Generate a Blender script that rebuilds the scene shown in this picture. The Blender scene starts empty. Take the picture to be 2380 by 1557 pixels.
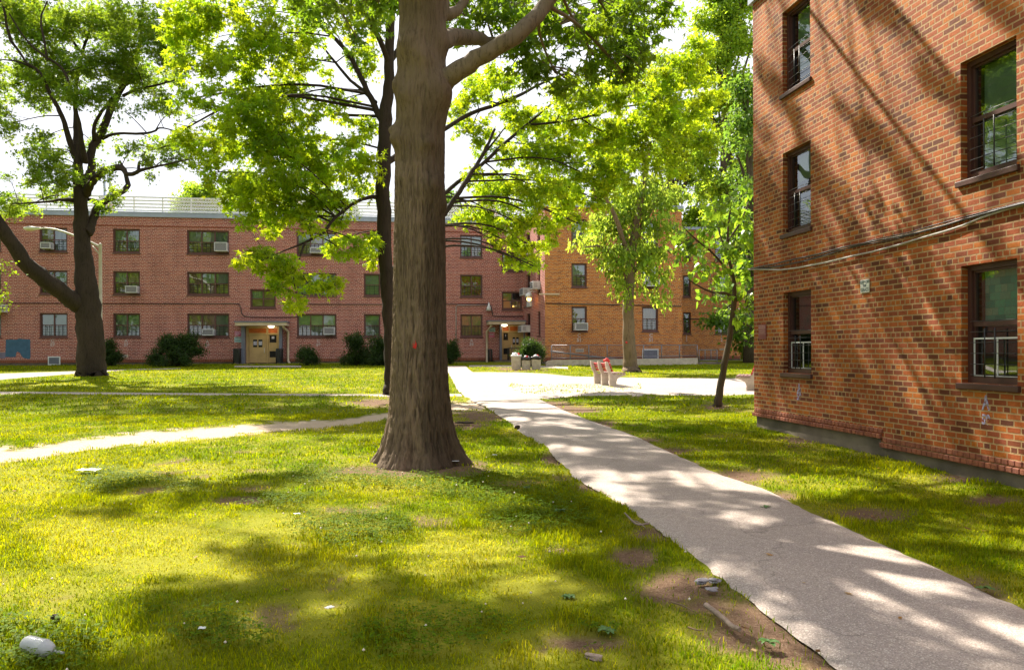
import bpy, math, random
import numpy as np
from mathutils import Vector, Matrix
from math import radians as R, sin, cos, tan, pi
scene = bpy.context.scene
COL = scene.collection
random.seed(11)

# ---------------------------------------------------------------- camera geometry
FPX, CX, HOR, EYE, ROLL = 1823.0, 1190.0, 815.0, 1.6, R(.2)
GA, GB, GY = .0065, .00019, 52.0
SUN_EL, SUN_AZ = R(47.5), R(34)              # azimuth: from +Y turned towards -X
SUN = np.array([-sin(SUN_AZ)*cos(SUN_EL), cos(SUN_AZ)*cos(SUN_EL), sin(SUN_EL)])

def gz(y):
    y = np.clip(y, 0, GY)
    return GA*y + GB*y*y
def ray(px, py):
    dx, dz = px-CX, -(py-HOR)
    return (dx*cos(ROLL)+dz*sin(ROLL))/FPX, (-dx*sin(ROLL)+dz*cos(ROLL))/FPX
def P(px, py, Y):
    a, b = ray(px, py)
    return np.array([a*Y, Y, EYE+b*Y])
def G(px, py):
    a, b = ray(px, py)
    B = GA-b
    Y = (-B+math.sqrt(B*B+4*GB*EYE))/(2*GB)
    if Y > GY: Y = (float(gz(GY))-EYE)/b
    return np.array([a*Y, Y, float(gz(Y))])
def mpp(Y): return Y/FPX

# ---------------------------------------------------------------- numpy noise
def _h(ix, iy, iz, s):
    n = (ix*374761393 + iy*668265263 + iz*2147483647 + s*974634777) & 0xffffffff
    n = ((n ^ (n >> 13))*1274126177) & 0xffffffff
    n = (n ^ (n >> 16)) & 0xffffffff
    return n/4294967295.0
def vnoise(x, y, z=0., s=0):
    x, y, z = np.broadcast_arrays(np.asarray(x, float), np.asarray(y, float), np.asarray(z, float))
    ix, iy, iz = np.floor(x).astype(np.int64), np.floor(y).astype(np.int64), np.floor(z).astype(np.int64)
    fx, fy, fz = x-ix, y-iy, z-iz
    fx, fy, fz = fx*fx*(3-2*fx), fy*fy*(3-2*fy), fz*fz*(3-2*fz)
    r = 0
    for a in (0, 1):
        for b in (0, 1):
            for c in (0, 1):
                w = (fx if a else 1-fx)*(fy if b else 1-fy)*(fz if c else 1-fz)
                r = r + w*_h(ix+a, iy+b, iz+c, s)
    return r
def fbm(x, y, z=0., s=0, o=4):
    r, a, t = 0, 1., 0
    for k in range(o):
        r = r + a*vnoise(x*2**k, y*2**k, z*2**k, s+k); t += a; a *= .5
    return r/t

# ---------------------------------------------------------------- object helpers
def setp(o, label=None, cat=None, group=None, kind=None):
    if label: o['label'] = label
    if cat: o['category'] = cat
    if group: o['group'] = group
    if kind: o['kind'] = kind
    return o
def root(name, loc, label, cat, rz=0, group=None):
    o = bpy.data.objects.new(name, None); COL.objects.link(o)
    o.location = tuple(float(v) for v in loc); o.rotation_euler = (0, 0, rz); o.empty_display_size = .2
    return setp(o, label, cat, group)
def link(name, me, parent=None, mat=None, M=None):
    o = bpy.data.objects.new(name, me); COL.objects.link(o)
    if parent is not None: o.parent = parent
    if M is not None: o.matrix_local = M
    if mat is not None:
        for m in (mat if isinstance(mat, (list, tuple)) else [mat]): me.materials.append(m)
    return o
def copy_tree(o, parent=None):
    c = o.copy(); COL.objects.link(c); c.parent = parent
    for ch in o.children: copy_tree(ch, c)
    return c

class MB:
    def __init__(s): s.v, s.f, s.uv, s.mi, s.sm = [], [], {}, [], []
    def face(s, idx, uv=None, m=0, smooth=False):
        if uv: s.uv[len(s.f)] = uv
        s.f.append(idx); s.mi.append(m); s.sm.append(smooth)
    def quad(s, pts, uv=None, m=0, smooth=False):
        n = len(s.v); s.v += [tuple(p) for p in pts]
        s.face(list(range(n, n+len(pts))), uv, m, smooth)
    def box(s, x0, y0, z0, x1, y1, z1, m=0, T=None, skip=''):
        x0, x1 = min(x0, x1), max(x0, x1); y0, y1 = min(y0, y1), max(y0, y1); z0, z1 = min(z0, z1), max(z0, z1)
        c = [(x0,y0,z0),(x1,y0,z0),(x1,y1,z0),(x0,y1,z0),(x0,y0,z1),(x1,y0,z1),(x1,y1,z1),(x0,y1,z1)]
        if T is not None: c = [tuple(T @ Vector(p)) for p in c]
        n = len(s.v); s.v += c
        for key, q, uf in (('b',(0,3,2,1),0),('t',(4,5,6,7),0),('f',(0,1,5,4),1),('k',(2,3,7,6),1),('r',(1,2,6,5),2),('l',(3,0,4,7),2)):
            if key in skip: continue
            uv = None
            p0 = [((x0,y0,z0),(x1,y0,z0),(x1,y1,z0),(x0,y1,z0),(x0,y0,z1),(x1,y0,z1),(x1,y1,z1),(x0,y1,z1))[i] for i in q]
            uv = [(p[0], p[1]) if uf == 0 else (p[0], p[2]) if uf == 1 else (p[1], p[2]) for p in p0]
            s.face([n+i for i in q], uv, m)
    def tube(s, pts, rad, seg=8, m=0, caps=True, wob=0):
        pts = [Vector([float(a) for a in p]) for p in pts]
        if not isinstance(rad, (list, tuple, np.ndarray)): rad = [rad]*len(pts)
        n0 = len(s.v); ref = None
        for i, p in enumerate(pts):
            d = (pts[min(i+1, len(pts)-1)]-pts[max(i-1, 0)])
            if d.length < 1e-9: d = Vector((0, 0, 1))
            d.normalize()
            if ref is None:
                ref = d.orthogonal().normalized()
            ref = (ref - d*ref.dot(d))
            if ref.length < 1e-6: ref = d.orthogonal()
            ref.normalize(); b = d.cross(ref)
            for k in range(seg):
                a = 2*pi*k/seg; r = rad[i]*(1+(random.uniform(-wob, wob) if wob else 0))
                s.v.append(tuple(p+ref*(cos(a)*r)+b*(sin(a)*r)))
        for i in range(len(pts)-1):
            for k in range(seg):
                a = n0+i*seg+k; b2 = n0+i*seg+(k+1) % seg
                s.face([a, b2, b2+seg, a+seg], None, m, True)
        if caps:
            s.face([n0+k for k in range(seg)][::-1], None, m)
            e = n0+(len(pts)-1)*seg; s.face([e+k for k in range(seg)], None, m)
    def lathe(s, prof, seg=20, c=(0, 0, 0), m=0, sq=0, T=None):
        n0 = len(s.v)
        for r, z in prof:
            for k in range(seg):
                a = 2*pi*k/seg; q = r
                if sq: q = r*((abs(cos(a))**sq+abs(sin(a))**sq)**(-1/sq))
                p = Vector((c[0]+q*cos(a), c[1]+q*sin(a), c[2]+z))
                s.v.append(tuple(T @ p if T is not None else p))
        for i in range(len(prof)-1):
            for k in range(seg):
                a = n0+i*seg+k; b = n0+i*seg+(k+1) % seg
                s.face([a, b, b+seg, a+seg], None, m, True)
        s.face([n0+k for k in range(seg)][::-1], None, m)
        e = n0+(len(prof)-1)*seg; s.face([e+k for k in range(seg)], None, m)
    def prism(s, poly, y0, y1, m=0):       # poly in x,z extruded along y
        n = len(poly); n0 = len(s.v)
        s.v += [(x, y0, z) for x, z in poly]+[(x, y1, z) for x, z in poly]
        s.face([n0+i for i in range(n)], None, m); s.face([n0+n+i for i in range(n)][::-1], None, m)
        for i in range(n):
            j = (i+1) % n; s.face([n0+j, n0+i, n0+n+i, n0+n+j], None, m)
    def build(s, name, mat, parent=None, M=None, bevel=0):
        me = bpy.data.meshes.new(name); me.from_pydata(s.v, [], s.f)
        if s.uv:
            ul = me.uv_layers.new(name='UVMap'); 
            for i, poly in enumerate(me.polygons):
                if i in s.uv:
                    for li, uv in zip(poly.loop_indices, s.uv[i]): ul.data[li].uv = uv
        for i, p in enumerate(me.polygons): p.material_index = s.mi[i]; p.use_smooth = s.sm[i]
        me.update()
        o = link(name, me, parent, mat, M)
        if bevel:
            b = o.modifiers.new('bevel', 'BEVEL'); b.width = bevel; b.segments = 2; b.limit_method = 'ANGLE'
        return o

def npmesh(name, verts, tris=None, quads=None, col=None, smooth=False):
    """mesh from numpy arrays; col = per-vertex grey/rgb attribute called tint"""
    me = bpy.data.meshes.new(name)
    nt = 0 if tris is None else len(tris); nq = 0 if quads is None else len(quads)
    me.vertices.add(len(verts)); me.vertices.foreach_set('co', np.ascontiguousarray(verts, np.float32).ravel())
    loops = np.concatenate([a.ravel() for a in (tris, quads) if a is not None]).astype(np.int32)
    me.loops.add(len(loops)); me.loops.foreach_set('vertex_index', loops)
    starts = np.concatenate([np.arange(nt)*3, nt*3+np.arange(nq)*4]).astype(np.int32)
    me.polygons.add(nt+nq); me.polygons.foreach_set('loop_start', starts)
    me.polygons.foreach_set('use_smooth', np.full(nt+nq, smooth))
    me.update(calc_edges=True)
    if col is not None:
        a = me.attributes.new('tint', 'FLOAT_COLOR', 'POINT')
        c = np.ones((len(verts), 4), np.float32); c[:, :3] = col
        a.data.foreach_set('color', c.ravel())
    return me

# ---------------------------------------------------------------- materials
def newmat(name):
    m = bpy.data.materials.new(name); m.use_nodes = True; nt = m.node_tree; nt.nodes.clear()
    out = nt.nodes.new('ShaderNodeOutputMaterial')
    return m, nt, out
def N(nt, typ, **kw):
    n = nt.nodes.new(typ)
    for k, v in kw.items():
        if k in n.inputs: n.inputs[k].default_value = v
        else: setattr(n, k, v)
    return n
def mixc(nt, fac, a, b, mode='MIX'):
    n = nt.nodes.new('ShaderNodeMix'); n.data_type = 'RGBA'; n.blend_type = mode
    for sock, v in ((n.inputs[0], fac), (n.inputs[6], a), (n.inputs[7], b)):
        if hasattr(v, 'is_linked'): nt.links.new(v, sock)
        elif isinstance(v, (int, float)): sock.default_value = v
        else: sock.default_value = (*v, 1) if len(v) == 3 else v
    return n.outputs[2]
def ramp(nt, src, stops, interp='LINEAR'):
    r = nt.nodes.new('ShaderNodeValToRGB'); r.color_ramp.interpolation = interp
    e = r.color_ramp.elements
    while len(e) < len(stops): e.new(.5)
    for i, (p, c) in enumerate(stops):
        e[i].position = p; e[i].color = (*c, 1) if not isinstance(c, (int, float)) else (c, c, c, 1)
    nt.links.new(src, r.inputs[0]); return r.outputs[0]
def maprange(nt, src, a, b, c=0., d=1.):
    n = nt.nodes.new('ShaderNodeMapRange'); n.inputs[1].default_value = a; n.inputs[2].default_value = b
    n.inputs[3].default_value = c; n.inputs[4].default_value = d; nt.links.new(src, n.inputs[0]); return n.outputs[0]
def noise(nt, scale, detail=4, vec=None, rough=.55, stretch=None):
    n = nt.nodes.new('ShaderNodeTexNoise'); n.inputs['Scale'].default_value = scale
    n.inputs['Detail'].default_value = detail; n.inputs['Roughness'].default_value = rough
    if vec is None:
        vec = N(nt, 'ShaderNodeTexCoord').outputs['Object']
    if stretch:
        mp = N(nt, 'ShaderNodeMapping'); mp.inputs['Scale'].default_value = stretch
        nt.links.new(vec, mp.inputs[0]); vec = mp.outputs[0]
    nt.links.new(vec, n.inputs['Vector']); return n.outputs[0]
def pm(name, c1, c2=None, scale=6, rough=.7, bump=0., bscale=40, metal=0., stretch=None, spec=.5, bd=.01, emis=None, lo=.35, hi=.65, trans=0):
    m, nt, out = newmat(name)
    b = N(nt, 'ShaderNodeBsdfPrincipled'); b.inputs['Roughness'].default_value = rough
    b.inputs['Metallic'].default_value = metal; b.inputs['Specular IOR Level'].default_value = spec
    if trans: b.inputs['Transmission Weight'].default_value = trans
    if c2 is None: c2 = tuple(v*.82 for v in c1)
    n = noise(nt, scale, 5, stretch=stretch)
    nt.links.new(mixc(nt, maprange(nt, n, lo, hi), c1, c2), b.inputs['Base Color'])
    if bump:
        bp = N(nt, 'ShaderNodeBump'); bp.inputs['Strength'].default_value = bump; bp.inputs['Distance'].default_value = bd
        nt.links.new(noise(nt, bscale, 6, stretch=stretch, rough=.65), bp.inputs['Height'])
        nt.links.new(bp.outputs[0], b.inputs['Normal'])
    if emis:
        b.inputs['Emission Color'].default_value = (*emis[0], 1); b.inputs['Emission Strength'].default_value = emis[1]
    nt.links.new(b.outputs[0], out.inputs[0]); return m
def brick(name, w, h, mortar, stops, mcol, bump=.5, squash=.5, freq=6, stain=.25, bd=.006, soot=(.5, .4, .38)):
    m, nt, out = newmat(name)
    b = N(nt, 'ShaderNodeBsdfPrincipled'); b.inputs['Specular IOR Level'].default_value = .25
    uv = N(nt, 'ShaderNodeTexCoord').outputs['UV']
    wn = noise(nt, 9, 2, vec=uv)                                  # slightly uneven courses
    off = N(nt, 'ShaderNodeVectorMath', operation='MULTIPLY_ADD')
    cs = N(nt, 'ShaderNodeCombineXYZ'); nt.links.new(wn, cs.inputs[0]); nt.links.new(wn, cs.inputs[1])
    nt.links.new(cs.outputs[0], off.inputs[0]); off.inputs[1].default_value = (.012, .006, 0); nt.links.new(uv, off.inputs[2])
    t = N(nt, 'ShaderNodeTexBrick'); t.offset = .5; t.squash = squash; t.squash_frequency = freq
    t.inputs['Color1'].default_value = (0, 0, 0, 1); t.inputs['Color2'].default_value = (1, 1, 1, 1); t.inputs['Mortar'].default_value = (0, 0, 0, 1)
    t.inputs['Scale'].default_value = 1; t.inputs['Mortar Size'].default_value = mortar; t.inputs['Mortar Smooth'].default_value = .25
    t.inputs['Brick Width'].default_value = w; t.inputs['Row Height'].default_value = h
    nt.links.new(off.outputs[0], t.inputs['Vector'])
    c = ramp(nt, t.outputs[0], stops)
    fine = noise(nt, 30, 6, vec=uv, rough=.7)
    c = mixc(nt, maprange(nt, fine, .35, .7, 0, .55), c, (.10, .04, .03), 'MULTIPLY') if False else mixc(nt, maprange(nt, fine, .4, .75, 0, .5), c, tuple(v*.45 for v in stops[len(stops)//2][1]))
    mc = mixc(nt, maprange(nt, noise(nt, 14, 4, vec=uv), .3, .7), mcol, tuple(v*.68 for v in mcol))
    c = mixc(nt, t.outputs[1], c, mc)
    st = noise(nt, 1.1, 6, vec=uv, rough=.62, stretch=(1.4, .45, 1))
    c = mixc(nt, maprange(nt, st, .45, .75, 0, stain), c, mixc(nt, 1., c, soot, 'MULTIPLY'))
    nt.links.new(c, b.inputs['Base Color'])
    nt.links.new(maprange(nt, fine, .3, .7, .65, .9), b.inputs['Roughness'])
    hm = N(nt, 'ShaderNodeMath', operation='MULTIPLY_ADD'); nt.links.new(t.outputs[1], hm.inputs[0]); hm.inputs[1].default_value = -1.; nt.links.new(maprange(nt, fine, 0, 1, 0, .7), hm.inputs[2])
    bp = N(nt, 'ShaderNodeBump'); bp.inputs['Strength'].default_value = bump; bp.inputs['Distance'].default_value = bd
    nt.links.new(hm.outputs[0], bp.inputs['Height']); nt.links.new(bp.outputs[0], b.inputs['Normal'])
    nt.links.new(b.outputs[0], out.inputs[0]); return m
def leafmat(name, c1, c2, tr, trf=.5, sc=.6, rough=.45):
    m, nt, out = newmat(name)
    n1 = noise(nt, sc, 4); at = N(nt, 'ShaderNodeAttribute', attribute_name='tint').outputs[0]
    c = mixc(nt, maprange(nt, n1, .35, .65), c1, c2)
    c = mixc(nt, 1., c, at, 'MULTIPLY')
    t = mixc(nt, 1., tr, at, 'MULTIPLY')
    d = N(nt, 'ShaderNodeBsdfPrincipled'); d.inputs['Roughness'].default_value = rough; d.inputs['Specular IOR Level'].default_value = .35
    nt.links.new(c, d.inputs['Base Color'])
    tl = N(nt, 'ShaderNodeBsdfTranslucent'); nt.links.new(t, tl.inputs[0])
    mx = N(nt, 'ShaderNodeMixShader'); mx.inputs[0].default_value = trf
    nt.links.new(d.outputs[0], mx.inputs[1]); nt.links.new(tl.outputs[0], mx.inputs[2]); nt.links.new(mx.outputs[0], out.inputs[0])
    return m
def glassmat(name, refl=.17, tint=(.78, .84, .8), bs=1.2, bstr=.08):
    m, nt, out = newmat(name)
    g = N(nt, 'ShaderNodeBsdfGlossy'); g.inputs['Roughness'].default_value = .02; g.inputs['Color'].default_value = (.86, .93, .97, 1)
    t = N(nt, 'ShaderNodeBsdfTransparent'); t.inputs[0].default_value = (*tint, 1)
    bp = N(nt, 'ShaderNodeBump'); bp.inputs['Strength'].default_value = bstr; bp.inputs['Distance'].default_value = .05
    nt.links.new(noise(nt, bs, 2), bp.inputs['Height']); nt.links.new(bp.outputs[0], g.inputs['Normal'])
    fr = N(nt, 'ShaderNodeFresnel'); fr.inputs[0].default_value = 1.5
    ad = N(nt, 'ShaderNodeMath', operation='MAXIMUM'); nt.links.new(fr.outputs[0], ad.inputs[0]); ad.inputs[1].default_value = refl
    mx = N(nt, 'ShaderNodeMixShader'); nt.links.new(ad.outputs[0], mx.inputs[0])
    nt.links.new(t.outputs[0], mx.inputs[1]); nt.links.new(g.outputs[0], mx.inputs[2]); nt.links.new(mx.outputs[0], out.inputs[0])
    return m

MT = {}
MT['brick_near'] = brick('near_brick', .203, .0735, .0105,
    [(0, (.10, .03, .016)), (.08, (.14, .038, .017)), (.24, (.24, .054, .018)), (.5, (.32, .073, .019)), (.72, (.39, .097, .018)), (.88, (.44, .13, .014)), (.94, (.34, .08, .034)), (1, (.18, .05, .03))],
    (.44, .28, .135), bump=.9, bd=.008, stain=.75)
MT['brick_far'] = brick('far_brick', .27, .096, .019,
    [(0, (.2, .045, .042)), (.3, (.31, .07, .058)), (.6, (.38, .09, .07)), (.85, (.43, .12, .078)), (1, (.27, .06, .05))],
    (.64, .39, .33), bump=.4, stain=.4)
MT['brick_wing'] = brick('wing_brick', .26, .092, .016,
    [(0, (.26, .058, .02)), (.3, (.46, .11, .02)), (.6, (.58, .16, .022)), (.85, (.64, .21, .026)), (1, (.32, .085, .026))],
    (.58, .38, .2), bump=.4, stain=.3)
MT['bevel_brick'] = pm('course_brick', (.30, .095, .045), (.17, .05, .03), 11, .8, .4, 60)
MT['concrete'] = pm('foundation_concrete', (.20, .16, .125), (.11, .09, .07), 2.2, .9, .5, 30)
MT['concrete_lt'] = pm('precast_concrete', (.56, .49, .40), (.42, .36, .29), 5, .85, .4, 60)
MT['frame'] = pm('brown_paint', (.075, .028, .022), (.055, .02, .017), 3, .45)
MT['frame_far'] = pm('brown_paint_far', (.125, .048, .043), (.095, .035, .033), 3, .5)
MT['glass'] = glassmat('window_glass')
MT['glass_near'] = glassmat('window_glass_near', .2, (.8, .88, .84), .8, .12)
MT['dark'] = pm('dark_interior', (.012, .012, .013), (.02, .018, .017), 2, .9)
MT['blind_white'] = pm('white_blind', (.5, .52, .44), (.38, .42, .36), 2, .8)
MT['blind_green'] = pm('green_shade', (.30, .40, .29), (.22, .31, .22), 1.5, .8)
MT['blind_peach'] = pm('peach_curtain', (.55, .36, .24), (.4, .26, .18), 6, .8, stretch=(1, 1, .2))
MT['blind_red'] = pm('patterned_red_curtain', (.42, .06, .04), (.35, .24, .05), 7, .8, lo=.45, hi=.55)
MT['blind_pale'] = pm('pale_curtain', (.42, .45, .46), (.2, .24, .26), 5, .8, stretch=(1, 1, .15))
MT['black_metal'] = pm('black_metal', (.012, .012, .014), (.02, .02, .02), 8, .4)
MT['grey_paint'] = pm('blue_grey_paint', (.17, .18, .24), (.13, .14, .19), 3, .5)
MT['cornice'] = pm('cornice_metal', (.36, .40, .52), (.30, .34, .46), 2, .5)
MT['rail'] = pm('galvanised_rail', (.8, .8, .78), (.7, .7, .68), 5, .45)
MT['fence'] = pm('fence_wire', (.24, .23, .25), (.18, .17, .18), 5, .5, metal=.3)
MT['tan'] = pm('tan_paint', (.56, .38, .17), (.45, .3, .13), 1.6, .5)
MT['cream'] = pm('cream_metal', (.62, .5, .36), (.52, .41, .29), 3, .55)
MT['orange'] = pm('room_glow_transom', (.55, .14, .02), (.42, .09, .015), 6, .6)  # glow of the lit interior put into the transom colour
MT['white'] = pm('white_paint', (.7, .71, .72), (.6, .61, .63), 4, .5)
MT['ac_white'] = pm('ac_casing', (.66, .66, .68), (.5, .5, .53), 4, .5)
MT['ac_grey'] = pm('ac_grille', (.17, .16, .19), (.3, .29, .31), 30, .6)
MT['paper'] = pm('paper', (.6, .6, .7), (.35, .34, .5), 26, .8, lo=.45, hi=.6)
MT['lampglow'] = pm('lit_lamp', (.9, .85, .7), None, 3, .4, emis=((1, .82, .55), 3.5))
MT['lamporange'] = pm('lit_sodium_lamp', (.9, .6, .2), None, 3, .4, emis=((1, .5, .12), 5))
MT['wood_red'] = pm('red_slat', (.5, .03, .03), (.34, .03, .025), 12, .5, .3, 50)
MT['wood_brown'] = pm('brown_slat', (.22, .13, .11), (.15, .08, .07), 12, .6, .3, 50)
MT['bag_black'] = pm('black_bag', (.012, .012, .014), (.03, .03, .035), 14, .25, .8, 18)
MT['bag_white'] = pm('white_bag', (.75, .74, .74), (.6, .58, .6), 10, .35, .8, 18)
MT['red'] = pm('red_paint', (.6, .015, .012), (.4, .012, .01), 60, .7)
MT['steel_pole'] = pm('painted_pole', (.55, .52, .46), (.45, .42, .36), 3, .5)
MT['blue_patch'] = pm('blue_overpaint', (.055, .13, .22), (.04, .10, .17), 4, .8)
MT['lilac_patch'] = pm('lilac_overpaint', (.2, .17, .24), (.15, .13, .18), 4, .8)
m, nt, out = newmat('stencil_paint'); MT['stencil'] = m      # worn paint: flaked off in places
p_ = N(nt, 'ShaderNodeBsdfPrincipled'); p_.inputs['Base Color'].default_value = (.42, .38, .56, 1); p_.inputs['Roughness'].default_value = .85
t_ = N(nt, 'ShaderNodeBsdfTransparent'); x_ = N(nt, 'ShaderNodeMixShader'); nt.links.new(maprange(nt, noise(nt, 22, 6, rough=.7), .45, .58), x_.inputs[0])
nt.links.new(p_.outputs[0], x_.inputs[1]); nt.links.new(t_.outputs[0], x_.inputs[2]); nt.links.new(x_.outputs[0], out.inputs[0])
MT['stencil_far'] = pm('stencil_paint_far', (.55, .45, .45), (.4, .3, .3), 40, .8)
MT['sign_pink'] = pm('pink_sign', (.55, .08, .2), (.62, .3, .4), 16, .5, lo=.5, hi=.55)
MT['sign_blue'] = pm('pale_blue_sign', (.35, .6, .66), (.6, .62, .62), 16, .5, lo=.5, hi=.55)
MT['sign_plate'] = pm('enamel_plate', (.60, .62, .58), (.5, .5, .45), 9, .4)
MT['sign_red'] = pm('burgundy_plate', (.24, .05, .055), (.18, .04, .045), 8, .5)
MT['ink'] = pm('sign_ink', (.06, .09, .10), (.1, .12, .12), 20, .7)
MT['pink_ink'] = pm('pale_lettering', (.5, .3, .3), (.4, .22, .22), 20, .7)
MT['cable_dark'] = pm('black_cable', (.03, .025, .025), (.05, .04, .04), 8, .5)
MT['cable_white'] = pm('grey_cable', (.42, .40, .38), (.3, .27, .25), 8, .4)

def barkmat(name, a, b, c, sc=1., bump=.9, bd=.02, att=False):
    m, nt, out = newmat(name)
    p = N(nt, 'ShaderNodeBsdfPrincipled'); p.inputs['Roughness'].default_value = .88; p.inputs['Specular IOR Level'].default_value = .2
    n1 = noise(nt, 1.3*sc, 5, stretch=(1, 1, .6)); n2 = noise(nt, 22*sc, 6, stretch=(1, 1, .16), rough=.7); n3 = noise(nt, 55*sc, 5, stretch=(1, 1, .3))
    col = mixc(nt, maprange(nt, n1, .38, .62), a, b)
    col = mixc(nt, maprange(nt, n2, .5, .3, 0, .85), col, c)
    if att: col = mixc(nt, 1., col, N(nt, 'ShaderNodeAttribute', attribute_name='tint').outputs[0], 'MULTIPLY')
    nt.links.new(col, p.inputs['Base Color'])
    ad = N(nt, 'ShaderNodeMath', operation='MULTIPLY_ADD'); nt.links.new(n3, ad.inputs[0]); ad.inputs[1].default_value = .35; nt.links.new(n2, ad.inputs[2])
    bp = N(nt, 'ShaderNodeBump'); bp.inputs['Strength'].default_value = bump; bp.inputs['Distance'].default_value = bd
    nt.links.new(ad.outputs[0], bp.inputs['Height']); nt.links.new(bp.outputs[0], p.inputs['Normal'])
    nt.links.new(p.outputs[0], out.inputs[0]); return m
MT['bark_main'] = barkmat('main_bark', (.20, .15, .105), (.14, .105, .065), (.045, .033, .022))
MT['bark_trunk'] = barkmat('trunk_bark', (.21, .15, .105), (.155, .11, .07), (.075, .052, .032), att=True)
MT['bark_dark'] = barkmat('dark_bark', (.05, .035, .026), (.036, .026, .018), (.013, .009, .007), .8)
MT['bark_mid'] = barkmat('mid_bark', (.11, .085, .06), (.08, .06, .04), (.03, .022, .016), .8)
MT['bark_willow'] = barkmat('willow_bark', (.2, .14, .09), (.14, .1, .065), (.06, .04, .025), .8)
MT['bark_pale'] = barkmat('pale_bark', (.28, .19, .12), (.2, .14, .085), (.08, .05, .03), .8)
MT['leaf_maple'] = leafmat('maple_leaf', (.10, .19, .006), (.06, .14, .006), (.58, .73, .015), .6, .5)
MT['leaf_main'] = leafmat('main_leaf', (.06, .12, .008), (.045, .1, .008), (.32, .48, .015), .5, .5)
MT['leaf_oak'] = leafmat('oak_leaf', (.05, .10, .018), (.09, .14, .012), (.40, .56, .025), .55, .35)
MT['leaf_bg'] = leafmat('background_leaf', (.11, .2, .012), (.07, .14, .012), (.5, .68, .035), .55, .25)
MT['leaf_bgdark'] = leafmat('dark_background_leaf', (.05, .11, .02), (.07, .14, .02), (.28, .46, .04), .5, .3)
MT['leaf_fine'] = leafmat('fine_leaf', (.11, .17, .02), (.07, .13, .015), (.52, .66, .06), .6, .7)
MT['leaf_big'] = leafmat('large_leaf', (.07, .16, .012), (.05, .125, .012), (.36, .55, .03), .5, .8, .35)
MT['leaf_shrub'] = leafmat('shrub_leaf', (.03, .065, .012), (.02, .045, .01), (.10, .18, .02), .35, 1.5)

# ---------------------------------------------------------------- world, sun, camera
w = bpy.data.worlds.new('World'); scene.world = w; w.use_nodes = True; nt = w.node_tree; nt.nodes.clear()
sky = N(nt, 'ShaderNodeTexSky'); sky.sky_type = 'NISHITA'; sky.sun_disc = False
sky.sun_elevation = SUN_EL; sky.sun_rotation = -SUN_AZ; sky.air_density = 1.; sky.dust_density = 2.; sky.ozone_density = 1.
# a thin bright veil of high cloud over the blue
tc = N(nt, 'ShaderNodeTexCoord'); cn = noise(nt, 1.6, 6, vec=tc.outputs['Generated'], rough=.6)
cl = mixc(nt, maprange(nt, cn, .3, .62, .45, .95), sky.outputs[0], (9.5, 9.6, 10.2))
bg = N(nt, 'ShaderNodeBackground'); bg.inputs[1].default_value = .05; nt.links.new(cl, bg.inputs[0])
wo = N(nt, 'ShaderNodeOutputWorld'); nt.links.new(bg.outputs[0], wo.inputs[0])
L = bpy.data.lights.new('sun', 'SUN'); L.energy = 5.0; L.angle = R(.7); L.color = (1, .92, .78)
so = bpy.data.objects.new('sun', L); COL.objects.link(so); so.location = (-20, 40, 50)
so.rotation_euler = Vector(tuple(SUN)).to_track_quat('Z', 'Y').to_euler()
cam = bpy.data.cameras.new('camera'); co = bpy.data.objects.new('camera', cam); COL.objects.link(co)
cam.sensor_width = 36; cam.lens = FPX/2380*36; cam.shift_y = (HOR-778.5)/2380; cam.clip_end = 2000; cam.clip_start = .05
co.matrix_world = Matrix.Translation((0, 0, EYE)) @ Matrix.Rotation(R(90), 4, 'X') @ Matrix.Rotation(-ROLL, 4, 'Z')
scene.camera = co
vs = scene.view_settings; vs.view_transform = 'Standard'; vs.look = 'None'; vs.exposure = 1.5; vs.gamma = 1
scene.cycles.max_bounces = 7; scene.cycles.diffuse_bounces = 3; scene.cycles.glossy_bounces = 3
scene.cycles.transparent_max_bounces = 8; scene.cycles.transmission_bounces = 4
scene.cycles.caustics_reflective = False; scene.cycles.caustics_refractive = False
scene.cycles.sample_clamp_indirect = 6

# ================================================================ GROUND
def proj(x, y, z=None):
    if z is None: z = gz(y)
    y = np.maximum(y, .3)
    a, b = x/y*FPX, (z-EYE)/y*FPX
    return CX+a*cos(ROLL)-b*sin(ROLL), HOR-(a*sin(ROLL)+b*cos(ROLL))
def sstep(a, b, v):
    t = np.clip((v-a)/(b-a), 0, 1); return t*t*(3-2*t)
ELL_SOIL = [(1740,1440,150,75),(1850,1500,110,60),(1590,1365,110,40),(1650,1400,90,40),(1470,1290,60,25),(1900,1540,60,30),(1395,1120,50,20),
            (970,1088,190,16),(1085,1075,70,10),(1120,965,80,16),(1090,985,60,10),(1060,945,40,12),(870,935,70,10),(905,918,30,7),(1660,945,40,5),
            (1720,1105,110,22),(1820,1150,60,14),(1560,1046,70,9),(1400,985,40,8),(1330,950,60,12),(1290,938,50,9),(2000,1190,110,20),(2120,1050,130,12),
            (2260,1105,110,14),(1900,1020,90,8),(1500,1020,50,7),(1300,1060,50,16),(1520,1235,70,20),(560,1160,60,10),(1150,935,60,9),(1345,1490,120,20),(1210,858,70,5),(2320,1160,80,14)]
ELL_DRY = [(1080,1285,190,75),(430,1290,270,75),(200,1240,160,60),(700,1225,200,40),(1230,1370,150,50),(900,1120,130,30),(1330,1500,150,45),(650,1450,120,50),
           (60,1150,100,40),(980,1430,120,40),(700,990,200,12),(1050,1500,120,30),(420,1085,120,15),(1250,1010,60,25),(780,1350,130,40)]
ELL_CLOVER = [(830,1225,160,50),(1100,1130,200,40),(60,1510,200,70),(650,1165,90,22),(960,1110,260,30),(1250,1200,130,50),(330,1120,140,28),(500,1460,150,60),(1380,1480,60,30),(1000,1480,200,60)]
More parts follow.
